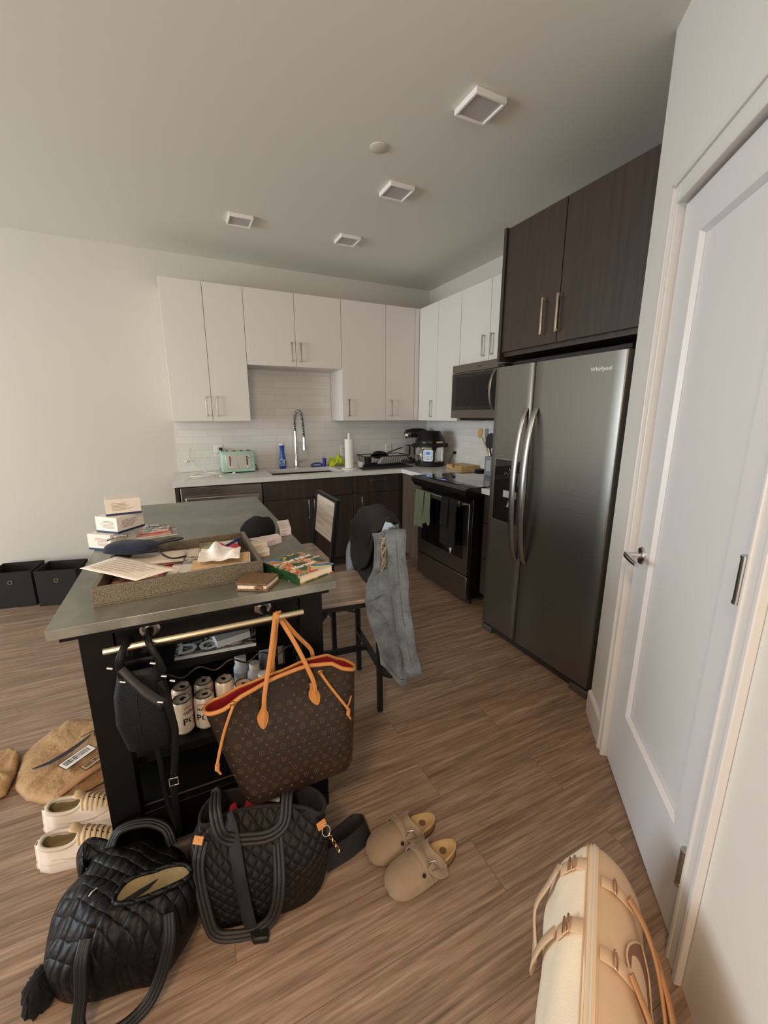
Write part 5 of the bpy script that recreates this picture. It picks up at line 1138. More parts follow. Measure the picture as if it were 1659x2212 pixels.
hf = obj('handle', handle(.142, .60, .292, .615, .205, YB0-.052, 1.165, -1), M_van, t, smooth=50)
obj('handle', handle(.185, .64, .315, .655, .212, YB0+.040, 1.168, 1), M_van, t, smooth=50)
for x, z, r in ((.140, .578, .05), (.294, .600, -.25)):
    y_ = lvmap(x, z).y; obj('handle_tab', G().prism([Vector((p.x, min(lvmap(p.x, p.z).y-.0015, y_-.004+.0*p.z) if p.z < z else y_-.008, p.z)) for p in leaf(x, z-.008, .033, .082, r, 0)], (0, -.003, 0)), M_van, t)
# side cords
for pts_, nm in (([(.062, .632), (.046, .60), (.028, .555), (.012, .50), (.006, .475)], 0), ([(.318, .655), (.342, .61), (.372, .560), (.396, .520)], 1)):
    p = [Vector((x, lvmap(max(x, .03) if nm == 0 else x, z).y-.008-.004*i, z)) for i, (x, z) in enumerate(pts_)]
    cd_ = obj('side_cord', G().strap(smoothpath(p, 5), .008, .004, up=(0, -1, 0)), M_van, t, smooth=50)
    obj('grommet', G().lathe([(.009, 0), (.009, .003), (.004, .005)], p[0]+Vector((0, .006, 0)), 16, M=Vector((0, -1, 0)).to_track_quat('Z', 'Y').to_matrix()), mat('brass', '#b3824a', .25, 1), cd_, smooth=40)
    e = p[-1]; obj('tassel', G().tube([e, e+Vector((-.002, 0, -.018))], .0065, 8).tube([e+Vector((-.002, 0, -.018)), e+Vector((.006, 0, -.036))], [.004, .003], 8), M_van, cd_, smooth=50)
obj('side_cord', G().strap(smoothpath([(.398, YB0-.045, .52), (.415, YB0-.03, .54), (.428, YB0-.01, .575)], 4), .006, .003, up=(0, -1, 0)), M_van, t, smooth=50)
obj('ring_pin', G().lathe([(.003, 0), (.002, .003)], (.294, lvmap(.294, .6).y-.006, .612), 10, M=Vector((0, -1, 0)).to_track_quat('Z', 'Y').to_matrix()), MATS['brass'], t)
# ================================================================ black handbag on the bar
M_nav = mat('black_leather_matte', '#0b0e13', .5, spec=.25, bump=.3, bscale=260); M_nav2 = mat('black_leather_smooth', '#070707', .45, spec=.25)
t = thing('black_handbag', 'black leather bucket handbag hanging at the left end of the towel bar', 'bag', (-.16, 1.17, .53))
g = G(); rings = []
for z, xa, xb, ty in ((.528, -.198, -.095, .034), (.540, -.210, -.085, .040), (.62, -.226, -.092, .047), (.70, -.222, -.10, .042), (.755, -.208, -.105, .034), (.775, -.204, -.108, .030)):
    xc, hw = (xa+xb)/2, (xb-xa)/2; rings.append([Vector((xc+hw*(abs(cos(a))**.7)*(1 if cos(a) > 0 else -1), 1.178+ty*(abs(sin(a))**.6)*(1 if sin(a) > 0 else -1)*1.0, z+.03*(xc+hw*cos(a)-xb)*-1.2)) for a in [2*pi*k/32 for k in range(32)]])
obj('body', g.loft(rings, True, False), M_nav, t, smooth=55, solid=.002)
obj('front_seam', G().tube([(-.168, 1.178-.040, .55), (-.170, 1.178-.049, .62), (-.168, 1.178-.044, .70), (-.163, 1.178-.036, .755)], .0016, 6), M_cblk, t)
ty_ = (0, -1, 0)
obj('top_strap', G().strap(smoothpath([(-.190, 1.13, .800), (-.165, 1.115, .765), (-.135, 1.105, .725), (-.112, 1.10, .70), (-.105, 1.102, .69)], 5), [.02]*8+[.024]*8+[.028]*5, .006, up=(0.3, -1, .3)), mat('strap_taupe', '#1d1a17', .4), t, smooth=50)
for pts_ in ([(-.193, 1.14, .77), (-.192, 1.13, .82), (-.182, 1.142, .845), (-.172, 1.165, .8535), (-.168, 1.187, .845), (-.175, 1.19, .80)],
             [(-.098, 1.13, .765), (-.105, 1.128, .80), (-.122, 1.138, .845), (-.128, 1.165, .8545), (-.132, 1.187, .845), (-.14, 1.19, .80)]):
    obj('handle', G().strap(smoothpath(pts_, 6), .017, .006, up=(0, 0, 1) if False else (0, -1, .2)), M_nav2, t, smooth=50)
for p in ((-.190, 1.126, .768), (-.098, 1.118, .762), (-.215, 1.14, .805), (-.118, 1.11, .81), (-.080, 1.12, .742), (-.112, 1.095, .705)):
    obj('hardware', G().tube([(p[0]-.006, p[1], p[2]), (p[0]+.006, p[1]-.002, p[2]-.004)], .0035, 10), M_chrome, t, smooth=50)
st = obj('shoulder_strap', G().strap(smoothpath([(-.112, 1.14, .735), (-.100, 1.13, .66), (-.090, 1.13, .59), (-.098, 1.13, .5), (-.110, 1.135, .415), (-.114, 1.14, .32), (-.116, 1.15, .24), (-.12, 1.165, .20)], 6), .018, .003, up=(0, -1, 0)), M_nav2, t, smooth=50)
obj('strap_buckle', G().tube([(-.120, 1.126, .435), (-.098, 1.126, .435), (-.098, 1.126, .412), (-.120, 1.126, .412)], .002, 6, True), M_chrome, st)
obj('shoulder_strap', G().strap(smoothpath([(-.12, 1.165, .20), (-.128, 1.18, .24), (-.140, 1.19, .34), (-.142, 1.19, .46), (-.148, 1.19, .55)], 6), .014, .003, up=(0, -1, 0)), M_nav2, t, smooth=50)
# ================================================================ quilted tote on the floor
M_qt = quilt_mat('quilted_brown_nylon', '#17120f', 30, .55, .8, 0); M_rib = mat('ribbed_trim', '#221f1e', .55, bump=.2, bscale=300); M_fl = mat('fleece_lining', '#1c1613', .95, bump=.5, bscale=150)
base = [(-.058, 1.045), (-.03, .995), (.02, .977), (.106, .957), (.205, .950), (.262, .975), (.275, 1.02), (.262, 1.075), (.18, 1.125), (.07, 1.155), (-.03, 1.155), (-.068, 1.11)]
mid = [(-.088, 1.06), (-.055, 1.005), (.01, .982), (.10, .965), (.20, .945), (.268, .955), (.288, 1.0), (.282, 1.06), (.20, 1.12), (.08, 1.16), (-.04, 1.17), (-.094, 1.12)]
rim = [(-.054, 1.090), (-.018, 1.078), (.020, 1.090), (.093, 1.078), (.175, 1.045), (.235, 1.005), (.266, .972), (.288, 1.015), (.245, 1.085), (.110, 1.145), (.005, 1.172), (-.045, 1.140)]
def ringz(poly, z, n=5, sc=1.0, zf=None):
    sp_ = smoothpath([(p[0], p[1], z) for p in poly], n, True); c_ = sum(sp_, Vector())/len(sp_)
    out = [c_+(p-c_)*sc for p in sp_]
    for p in out: p.z = z if zf is None else z+zf(p)
    return out
def mix(a, b, t_): return [(p[0]*(1-t_)+q[0]*t_, p[1]*(1-t_)+q[1]*t_) for p, q in zip(a, b)]
rings = [ringz(base, .001, sc=.93), ringz(base, .008, sc=.985), ringz(mix(base, mid, .5), .04), ringz(mid, .10), ringz(mid, .17), ringz(mix(mid, rim, .35), .225), ringz(mix(mid, rim, .8), .265), ringz(rim, .285)]
for i, r in enumerate(rings[2:-1]):
    for p in r: d_ = .006*nz(p.x*14, p.y*14, p.z*20); p.x += d_; p.y += d_*.6
t = thing('quilted_tote_bag', 'dark brown quilted tote bag standing open on the floor below the monogram bag', 'bag', (.1, 1.05, 0))
obj('body', G().loft(rings, True, False), M_qt, t, smooth=80)
g = G(); g.loft([ringz(rim, .286), ringz(rim, .27, sc=.93), ringz(mix(mid, rim, .5), .21, sc=.84), ringz(mid, .12, sc=.80)], False, True); obj('fleece_lining', g, M_fl, t, smooth=80)
obj('rim_piping', G().tube(ringz(rim, .286), .005, 8, True), M_fl, t, smooth=80)
tag(obj('red_pouch', crumple('r', .095, 1.116, .120, .17, .055, .24, 6.1, 16), mat('red_pouch_cloth', '#9a1a2c', .7, var=.2, vscale=30), solid=.002, smooth=70), 'dark red pouch inside the open quilted tote', 'pouch')
t2 = thing('marker_pen', 'white capped marker on top of the red pouch in the quilted tote', 'pen', (.15, 1.10, .25)); obj('barrel', G().tube([(.135, 1.108, .270), (.170, 1.100, .256)], .008, 12), M_white, t2, smooth=50); obj('cap', G().tube([(.171, 1.0998, .2556), (.190, 1.0955, .248)], .0085, 12), M_cblk, t2, smooth=50)
def cords3(path, up, w=.011, r=.0062, m=None, parent=None):
    P_ = smoothpath(path, 6); g = G(); fr = g.frames(P_, up=up)
    for s_ in (-1, 0, 1): g.tube([p+sd*w*s_ for p, T_, u_, sd in fr], r, 8)
    return obj('handle', g, m or M_rib, parent, smooth=80)
cords3([(-.052, 1.055, .265), (-.070, 1.025, .21), (-.062, .990, .10), (-.045, .972, .03), (.005, .955, .012), (.060, .940, .015), (.108, .935, .05), (.130, .938, .15), (.142, 1.0, .225), (.148, 1.05, .262)], (-.35, -.9, .3), parent=t)
cords3([(.0, 1.17, .27), (-.005, 1.14, .325), (-.012, 1.07, .335), (-.008, 1.035, .30), (.012, 1.03, .265), (.06, 1.022, .247), (.12, 1.01, .240), (.165, 1.01, .262), (.185, 1.05, .305), (.20, 1.10, .295), (.20, 1.12, .26)], (-.2, -.8, .6), parent=t)
obj('webbing_strap', G().strap(smoothpath([(.02, 1.085, .29), (.026, 1.04, .27), (.030, .978, .20), (.036, .962, .12), (.046, .945, .03), (.058, .94, .012), (.066, .925, .008)], 5), .034, .003, up=(-.3, -.9, .2)), mat('webbing_black', '#141213', .7), t, smooth=60)
obj('strap_end', G().prism([(.040, .958, .001), (.094, .942, .001), (.086, .905, .001), (.046, .918, .001)], (0, 0, .022)), M_cblk, t, bevel=.005)
for p, nx in (((-.062, 1.058, .268), (-.4, -.6, .7)), ((.262, .958, .262), (.2, -.7, .6))):
    M = Matrix.Translation(p)@Vector(nx).to_track_quat('Z', 'Y').to_matrix().to_4x4()
    tb = obj('leather_tab', G().box(-.014, .014, -.010, .010, 0, .004, M=M), M_van, t, bevel=.001); obj('rivet', G().lathe([(.003, .004), (.002, .0065)], p, 10, M=M.to_3x3()), M_chrome, tb)
g = G().tube([(.272+.012*cos(a), .948+.006*sin(a), .246+.014*sin(a)) for a in [2*pi*k/16 for k in range(16)]], .0018, 6, True); ch = obj('key_ring', g, M_chrome, t, smooth=60)
g = G()
for i in range(7):
    c_ = Vector((.280+.0045*i, .944-.001*i, .232-.0115*i)); g.tube([c_+Vector((.004*cos(a)*(i % 2), .004*cos(a)*(1-i % 2), .0075*sin(a))) for a in [2*pi*k/10 for k in range(10)]], .0012, 5, True)
tag(obj('chain', g, mat('brass_light', '#c9a46a', .25, 1), t), kind='stuff')
g = G(); pth = smoothpath([(.285, 1.060, .035), (.33, 1.075, .048), (.38, 1.092, .058), (.425, 1.105, .055), (.455, 1.09, .043), (.445, 1.062, .034), (.39, 1.040, .028), (.33, 1.030, .026), (.285, 1.026, .025)], 6)
rings = []
for i, p in enumerate(pth):
    a_ = pth[max(0, i-1)]; b_ = pth[min(len(pth)-1, i+1)]; T_ = (b_-a_).normalized(); o_ = Vector((T_.y, -T_.x, 0)).normalized(); sd2 = (Vector((0, 0, 1))*.78+Vector((-.2, .6, 0))).normalized(); n2 = T_.cross(sd2).normalized()
    p = Vector((p.x, p.y, .026)); rings.append([p+sd2*a*.029+n2*b*.003 for a, b in ((-1, -1), (1, -1), (1, 1), (-1, 1))])
for r in rings:
    for p in r: p.z = max(p.z, .001)
tag(obj('luggage_strap', g.loft(rings), mat('strap_plum_black', '#130f10', .75), smooth=60), 'wide black fabric strap looped on the floor right of the quilted tote', 'strap')
# ================================================================ black quilted duffel
M_qb = quilt_mat('quilted_black_nylon', '#050506', 27, .45, .65, 0, 'xy')
b0 = [(-.428, 1.045), (-.395, .995), (-.32, .962), (-.25, .950), (-.185, .935), (-.125, .985), (-.085, 1.045), (-.085, 1.12), (-.15, 1.19), (-.25, 1.225), (-.36, 1.23), (-.425, 1.16)]
b1 = [(-.435, 1.06), (-.395, .99), (-.32, .955), (-.24, .940), (-.165, .930), (-.105, .965), (-.068, 1.04), (-.080, 1.12), (-.15, 1.19), (-.25, 1.222), (-.37, 1.225), (-.43, 1.15)]
b2 = [(-.385, 1.06), (-.36, 1.01), (-.30, .985), (-.235, .972), (-.17, .965), (-.115, .985), (-.085, 1.04), (-.095, 1.115), (-.16, 1.175), (-.25, 1.205), (-.345, 1.215), (-.385, 1.14)]
b3 = [(-.33, 1.08), (-.31, 1.045), (-.27, 1.03), (-.225, 1.02), (-.17, 1.01), (-.125, 1.02), (-.105, 1.05), (-.115, 1.10), (-.17, 1.15), (-.25, 1.18), (-.32, 1.19), (-.34, 1.13)]
t = thing('quilted_duffel_bag', 'collapsed black quilted duffel bag with an open khaki-lined top, at lower left', 'bag', (-.25, 1.07, 0))
rings = [ringz(b0, .001, sc=.94), ringz(b0, .012), ringz(b1, .05), ringz(b1, .10), ringz(mix(b1, b2, .6), .15), ringz(b2, .18), ringz(mix(b2, b3, .6), .205), ringz(b3, .215), ringz(b3, .218, sc=.5)]
for i, r in enumerate(rings[2:]):
    for p in r:
        q = nz(p.x*11, p.y*11, p.z*9); q2 = nz(p.x*26+5, p.y*26, p.z*26); d_ = .018*q+.011*q2
        c_ = Vector((-.25, 1.08, p.z)); v_ = (p-c_).normalized(); p.x += v_.x*d_; p.y += v_.y*d_; p.z += .014*q2+.012*q
body = obj('body', G().loft(rings, True, True), M_qb, t, smooth=80, sub=1)
ow = [(-.262, 1.012), (-.238, 1.048), (-.175, 1.050), (-.110, 1.034), (-.085, 1.004), (-.105, .988), (-.176, .984), (-.232, .990)]
M_kh = mat('khaki_lining', '#7c6e4c', .8, var=.15, vscale=25, bump=.3, bscale=90)
g = G(); sp_ = [Vector((p.x, p.y, .2115)) for p in smoothpath([(x, y, 0) for x, y in ow], 6, True)]; c_ = sum(sp_, Vector())/len(sp_)
for p in sp_: p.z = .238+.006*nz(p.x*20, p.y*20, 0)
inn = [c_+(p-c_)*.55+Vector((0, 0, -.010)) for p in sp_]
for p in inn: p.z = .229+.006*nz(p.x*40, p.y*40, 3)
cc = [c_+(p-c_)*.05 for p in sp_]
for p in cc: p.z = .227
obj('opening_lining', g.loft([sp_, inn, cc], False, True), M_kh, t, smooth=70)
obj('dark_slit', G().prism([(-.246, 1.006, .232), (-.205, 1.016, .232), (-.165, 1.024, .232), (-.185, 1.010, .232), (-.225, .998, .232)], (0, 0, .003)), M_cblk, t)
obj('opening_rim', G().tube(sp_, .006, 8, True), M_qb, t, smooth=70)
cords3([(-.318, .975, .205), (-.328, .948, .175), (-.335, .932, .10), (-.345, .915, .045), (-.325, .895, .024), (-.27, .877, .022), (-.21, .893, .026), (-.172, .912, .07), (-.145, .925, .15), (-.142, .955, .198)], (-.3, -.9, .35), w=.008, r=.0072, m=M_cblk, parent=t)
cords3([(-.30, 1.19, .20), (-.27, 1.21, .245), (-.20, 1.195, .255), (-.15, 1.165, .24), (-.135, 1.14, .20)], (0, -.3, 1), w=.007, r=.007, m=M_cblk, parent=t)
obj('side_flap', G().strap(smoothpath([(-.375, 1.205, .13), (-.372, 1.21, .18), (-.360, 1.215, .205), (-.335, 1.21, .20), (-.30, 1.19, .19)], 5), .07, .012, up=(-.7, -.2, .5)), M_qb, t, smooth=70)
obj('zip_pull', G().strap([(-.325, 1.065, .222), (-.318, 1.07, .226), (-.308, 1.076, .226)], .004, .002), M_nickel, t)
g = G(); rings = []
for z, s_ in ((.001, .9), (.012, 1.05), (.03, 1.0), (.05, .7), (.06, .2)):
    rings.append([Vector((-.450+.034*s_*cos(a)*(1+.4*nz(cos(a)*4, sin(a)*4, z*50)), 1.045+.05*s_*sin(a)*(1+.4*nz(cos(a)*4, sin(a)*4, z*50+3)), z)) for a in [2*pi*k/36 for k in range(36)]])
M_fur = mat('black_fur', '#030303', 1, bump=1, bscale=120)
tag(obj('fur_scarf', g.loft(rings), M_fur, smooth=80), 'small fluffy black heap on the floor at the duffel bag left end', 'scarf')
# ================================================================ clogs
M_sue = mat('taupe_suede', '#8c7760', .95, sheen=.3, var=.06, vscale=30, bump=.3, bscale=300); M_cork = mat('footbed_suede', '#b39468', .9, var=.1, vscale=25); M_corks = mat('cork_side', '#8a6a48', .85, bump=.4, bscale=120); M_sole = mat('dark_sole', '#4b3b2e', .8)
def outline(n=40, grow=0):
    """clog sole outline, toe at -x"""
    pts = []
    for i in range(n):
        a = 2*pi*i/n; x = cos(a)*.128; w = spl([-1, -.6, -.2, .3, .7, 1], [.050, .052, .046, .037, .036, .034], cos(a)); s_ = abs(sin(a))**.8*(1 if sin(a) > 0 else -1)
        pts.append(((abs(cos(a))**.85*(1 if cos(a) > 0 else -1))*(.128+grow), s_*(w+grow)+.006*(cos(a) < 0)*cos(a)))
    return pts
def clog(label, loc, rz):
    t = thing('clog', label, 'clog', loc, rz, 'pair of taupe suede clogs on the floor'); k = dict(local=True)
    O = outline(); obj('outsole', G().prism([(x, y, .0005) for x, y in O], (0, 0, .008)), M_sole, t, **k)
    obj('cork_midsole', G().loft([[Vector((x*s_, y*s_, z)) for x, y in O] for z, s_ in ((.0088, .985), (.02, .98), (.027, 1.0))]), M_corks, t, smooth=60, **k)
    # footbed with raised rim
    g = G(); rings = [[Vector((x*s_, y*s_, z+.004*(x > .06))) for x, y in O] for s_, z in ((1.0, .0275), (1.0, .036), (.95, .037), (.82, .029), (.45, .026), (.02, .027))]
    obj('footbed', g.loft(rings, True, True), M_cork, t, smooth=70, **k)
    obj('heel_stamp', G().lathe([(.012, 0), (.012, .0006)], (.078, 0, .0325), 16, M=Matrix.Diagonal((1, 1, 1))), mat('stamp_brown', '#6a4e33', .8), t, **k)
    # upper: dome over the front, open at the back
    g = G(); pts = []
    for i in range(25):
        u = i/24; x = -.134+.158*u; r = []
        w = 0
        for j in range(25):
            a = pi*j/24; c_ = cos(a); ww = .055*max(.03, 1-(max(0, -.068-x)/.0665)**2.4)**.5 if x < -.04 else spl([-.04, .03], [.055, .047], x)
            h = spl([-.134, -.130, -.120, -.10, -.05, .0, .03], [.016, .030, .043, .053, .066, .082, .090], x)
            xo = .030*(1-abs(c_))*u*0-.045*(1-abs(c_)**1.5)*0
            xx = x+.035*u**3*(abs(c_)**2)*1.0
            r.append((xx, c_*ww-.004, .012+(h-.012)*(sin(a)**.65)))
        pts.append(r)
    up_ = obj('upper', g.grid(pts), M_sue, t, solid=.004, smooth=80, sub=1, **k)
    pts_ = [(-.035, .050, .035), (-.028, .046, .060), (-.022, .030, .080), (-.018, .0, .090), (-.014, -.030, .082), (-.010, -.050, .060), (-.004, -.056, .036)]
    obj('strap', G().strap(smoothpath(pts_, 4), .024, .004, up=(0, 0, 1) if False else (.1, 0, 1)), M_sue, up_, smooth=60, **k)
    obj('strap_end', G().strap(smoothpath([(-.006, -.045, .078), (.0, -.052, .068), (.02, -.062, .048), (.05, -.058, .036)], 4), .026, .004, up=(0, -.5, 1)), M_sue, up_, smooth=60, **k)
    obj('buckle', G().tube([(-.012, -.038, .084), (.014, -.042, .082), (.018, -.058, .066), (-.006, -.056, .068)], .0022, 6, True), M_nickel, up_, smooth=60, **k)
    for y in (-.047, .040): obj('cutout', G().lathe([(.006, 0), (.006, .002)], (-.03, y*1.05, .058), 12, M=Vector((0, y, .03)).to_track_quat('Z', 'Y').to_matrix()), M_cblk, up_, **k)
    return t
clog('taupe suede clog closest to the viewer, buckle side showing', (.568, .884, 0), radians(3))
clog('taupe suede clog behind the other one, tucked partly beneath it', (.556, .998, 0), radians(1))
# ================================================================ sneakers
M_sh1 = mat('sneaker_white_leather', '#e6dcd0', .5, var=.03, vscale=20); M_shs = mat('sneaker_sole', '#ddd2c8', .55); M_lace = mat('lace_cream', '#d9c199', .8); M_inn = mat('sneaker_lining', '#8d8160', .9)
def sneaker(label, loc, rz):
    """heel at -x, toe at +x"""
    t = thing('sneaker', label, 'shoe', loc, rz, 'pair of white sneakers'); k = dict(local=True)
    def w_(x): return spl([-.14, -.13, -.10, -.03, .05, .10, .135, .145], [.010, .025, .036, .036, .046, .046, .030, .008], x)
    xs = [-.004-.141*cos(pi*i/40) if True else 0 for i in range(41)]
    O = [(x, w_(x)) for x in xs]+[(x, -w_(x)) for x in xs[::-1]]
    obj('sole', G().loft([[Vector((x*s_, y*s_, z)) for x, y in O] for z, s_ in ((.0005, .97), (.006, 1.02), (.022, 1.03), (.034, 1.0))]), M_shs, t, smooth=50, **k)
    g = G(); rings = []
    def top(x): return spl([-.14, -.10, -.06, -.03, -.015, .02, .07, .11, .14], [.098, .092, .086, .092, .112, .098, .072, .058, .046], x)
    for q in range(9):
        v = q/8; r = []
        for x, y in O:
            z = .034+(top(x)-.034)*v
            if x < -.02: sc = 1-.10*v-(.06*v*v); sx_ = 1-.02*v
            else: sc = (max(0, 1-v**2.4))**.5*.98+.02; sx_ = 1-.10*v
            r.append(Vector((x*sx_, y*sc, z)))
        rings.append(r)
    obj('upper', g.loft(rings, False, False), M_sh1, t, smooth=80, solid=.003, sub=1, **k)
    # collar padding and insole
    col = [(-.128, 0, .100), (-.122, .020, .097), (-.10, .031, .092), (-.06, .032, .087), (-.03, .026, .092), (-.018, .012, .104), (-.018, -.012, .104), (-.03, -.026, .092), (-.06, -.032, .087), (-.10, -.031, .092), (-.122, -.020, .097)]
    obj('collar', G().tube(smoothpath(col, 4, True), .0065, 10, True), mat('collar_grey', '#c9bfae', .7), t, smooth=80, **k)
    obj('insole', G().loft([[Vector((x*.9, y*.78, z)) for x, y in O if x < .0] for z in (.050, .054)]), M_inn, t, **k)
    obj('lining', G().loft([[Vector((p[0]*s_-.07*(1-s_), p[1]*s_, z if z else p[2])) for p in smoothpath(col, 3, True)] for s_, z in ((1.0, 0), (.95, .07), (.9, .05))], False, True), M_inn, t, smooth=80, **k)
    obj('tongue', G().strap(smoothpath([(-.044, 0, .128), (-.034, 0, .125), (-.026, 0, .120), (-.018, 0, .112)], 3), [.026, .030, .034, .036, .036, .036, .034, .032, .03, .03], .008, up=(0, 0, 1)), mat('tongue_tan', '#d8bf98', .7), t, smooth=60, **k)
    for i in range(8):
        x = -.018+.0145*i; h = top(x)+.006; obj('lace', G().strap(smoothpath([(x+.004, .034, h-.030), (x, .020, h-.010), (x-.002, 0, h), (x, -.020, h-.010), (x+.004, -.034, h-.030)], 3), .0085, .004, up=(.3, 0, 1)), M_lace, t, smooth=60, **k)
    obj('lace_lock', G().box(.075, .085, -.01, .01, .078, .084), M_cblk, t, **k)
    for s_ in (-1, 1): obj('side_swoosh', G().strap(smoothpath([(-.09, s_*.0385, .055), (-.03, s_*.037, .046), (.03, s_*.043, .056), (.06, s_*.036, .068)], 4), [.003]*3+[.010]*7+[.004]*3, .002, up=(0, s_, 0)), mat('side_stripe', '#d9cbb8', .5), t, smooth=60, **k)
    return t
sneaker('white low-top sneaker nearer the viewer, heel to the left', (-.398, 1.405, 0), radians(-10))
sneaker('white low-top sneaker behind its partner, next to the kraft mailer', (-.412, 1.545, 0), radians(-10))
# ================================================================ paper mailers
def kraft():
    k = N('kraft_paper'); c = k.coord(); t = k.n('ShaderNodeTexNoise', i_Scale=16.0, i_Detail=6.0, i_Roughness=.6, i_Distortion=.2); k.l(c, t.inputs['Vector'])
    k.base(k.ramp(t.outputs[0], [(.3, '#a5825b'), (.55, '#ae8b62'), (.8, '#b8966e')])); k.p.inputs['Roughness'].default_value = .75; k.bump(t.outputs[0], .7, .02); return k.m
M_kr = kraft()
def pillow(poly, h, z0=.001, seedv=0, amp=.012, n=7, m=9):
    P_ = [Vector((x, y, 0)) for x, y in poly]; sp_ = [P_[i].lerp(P_[(i+1) % len(P_)], j/n) for i in range(len(P_)) for j in range(n)]
    sm_ = smoothpath(P_, n, True); sp_ = [a*.85+b*.15 for a, b in zip(sp_, sm_)]; c_ = sum(sp_, Vector())/len(sp_); rings = []
    prof = [(.90, 0), (1.0, .35), (.97, .72), (.88, .94), (.70, 1.0), (.45, 1.02), (.2, 1.0), (.02, 1.0)]
    for s_, zz in prof:
        r = []
        for p in sp_:
            q = c_+(p-c_)*s_; f = amp*(zz > .3)*(1.0*nz(q.x*7+seedv, q.y*7, seedv)+.9*(.5-abs(nz(q.x*13+q.y*6, q.y*11+seedv, 2))*2)+.4*nz(q.x*40, q.y*40+seedv, 2)); r.append(Vector((q.x, q.y, z0+max(0, h*zz+f*(1 if zz > .6 else .4)))))
        rings.append(r)
    return G().loft(rings, True, True)
t = thing('paper_mailer', 'crumpled kraft paper mailer with curved arrow and barcode labels on the floor', 'package', (-.56, 1.9, 0))
obj('envelope', pillow([(-.73, 2.01), (-.66, 2.13), (-.60, 2.17), (-.50, 2.13), (-.36, 2.02), (-.33, 1.85), (-.38, 1.72), (-.47, 1.68), (-.56, 1.665), (-.65, 1.73), (-.71, 1.82)], .034, seedv=1.3, amp=.012, n=6), M_kr, t, smooth=75)
obj('torn_edge', G().strap(smoothpath([(-.54, 1.675, .042), (-.46, 1.725, .055), (-.40, 1.77, .050), (-.35, 1.80, .046)], 4), .03, .003, up=(.3, .2, 1)), mat('kraft_inside', '#a87a54', .8), t, smooth=50)
g = G(); ap = smoothpath([(-.655, 1.845, .058), (-.60, 1.855, .058), (-.545, 1.89, .058), (-.50, 1.935, .058), (-.475, 1.97, .058)], 5)
g.strap(ap, [.004+.019*sin(pi*min(1, i/(len(ap)-1)*1.05))**.8 for i in range(len(ap))], .001, up=(0, 0, 1)); g.strap([(-.515, 1.965, .058), (-.47, 1.985, .058), (-.462, 1.945, .058)], [.004, .008, .004], .001, up=(0, 0, 1))
M_ink = mat('label_ink', '#2a2430', .6); obj('arrow_print', g, M_ink, t)
def label(cx_, cy_, w, h, rz, z, m):
    M = MT((cx_, cy_, z), 0, 0, rz); ps = obj('shipping_label', G().box(-w/2, w/2, -h/2, h/2, 0, .001, M=M), m, t)
    g = G(); x = -w*.42; random.seed(5)
    while x < w*.42:
        b_ = random.choice((.0012, .002, .003)); g.box(x, x+b_, -h*.22, h*.36, .001, .0014, M=M); x += b_+random.choice((.0015, .0025))
    tag(obj('barcode', g, M_ink, ps), kind='stuff')
    g = G(); e = .0015
    for q in ((-w/2-.004, w/2+.004, -h/2-.004, -h/2-.002), (-w/2-.004, w/2+.004, h/2+.002, h/2+.004), (-w/2-.004, -w/2-.002, -h/2-.004, h/2+.004), (w/2+.002, w/2+.004, -h/2-.004, h/2+.004)): g.box(*q, 0, .0008, M=M)
    obj('label_frame', g, M_ink, ps)
label(-.505, 1.842, .115, .048, .72, .0575, M_white); label(-.440, 1.790, .085, .034, .72, .0575, mat('kraft_label', '#b18f66', .7))
tag(obj('paper_mailer', pillow([(-.92, 1.99), (-.86, 2.06), (-.78, 2.06), (-.735, 2.0), (-.725, 1.88), (-.73, 1.80), (-.80, 1.76), (-.90, 1.85)], .035, seedv=4.4, amp=.016, n=6), M_kr, smooth=75), 'second crumpled kraft paper wrapper cut by the left picture edge', 'package')
# ================================================================ storage bins
M_bin = mat('charcoal_linen', '#231f1c', .9, bump=.4, bscale=250)
def sbin(label, pts, gx):
    t = thing('storage_bin', label, 'bin', (*pts[0], 0), 0, 'collapsible fabric bins'); P_ = [Vector((*p, 0)) for p in pts]; c_ = sum(P_, Vector())/4
    I = [p+(c_-p).normalized()*.012 for p in P_]; obj('base', quadprism(G(), P_, .001, .008), M_bin, t)
    for i in range(4): j = (i+1) % 4; obj('side', quadprism(G(), [P_[i], P_[j], I[j], I[i]], .0085, .28), M_bin, t, bevel=.002)
    d_ = (P_[1]-P_[0]).normalized(); n_ = Vector((d_.y, -d_.x, 0)); M = n_.to_track_quat('Z', 'Y').to_matrix()
    c0 = P_[0].lerp(P_[1], .5)+Vector((0, 0, .20)); obj('grommet', G().loft([[c0+n_*q[1]+M@Vector((q[0]*cos(a), q[0]*sin(a), 0)) for a in [2*pi*k/20 for k in range(20)]] for q in ((.010, .0005), (.012, .004), (.016, .004), (.018, .0005))], False, False), M_nickel, t, smooth=50)
    obj('grommet_hole', G().lathe([(.0105, .0002), (.0105, .0008)], c0, 16, M=M), M_cblk, t)
sbin('dark grey fabric storage bin closer to the island, with metal grommet', [(-1.085, 3.78), (-.815, 3.72), (-.775, 3.97), (-1.045, 4.03)], 0)
sbin('dark grey fabric storage bin cut off by the left picture edge', [(-1.385, 3.86), (-1.112, 3.82), (-1.085, 4.08), (-1.355, 4.12)], 0)
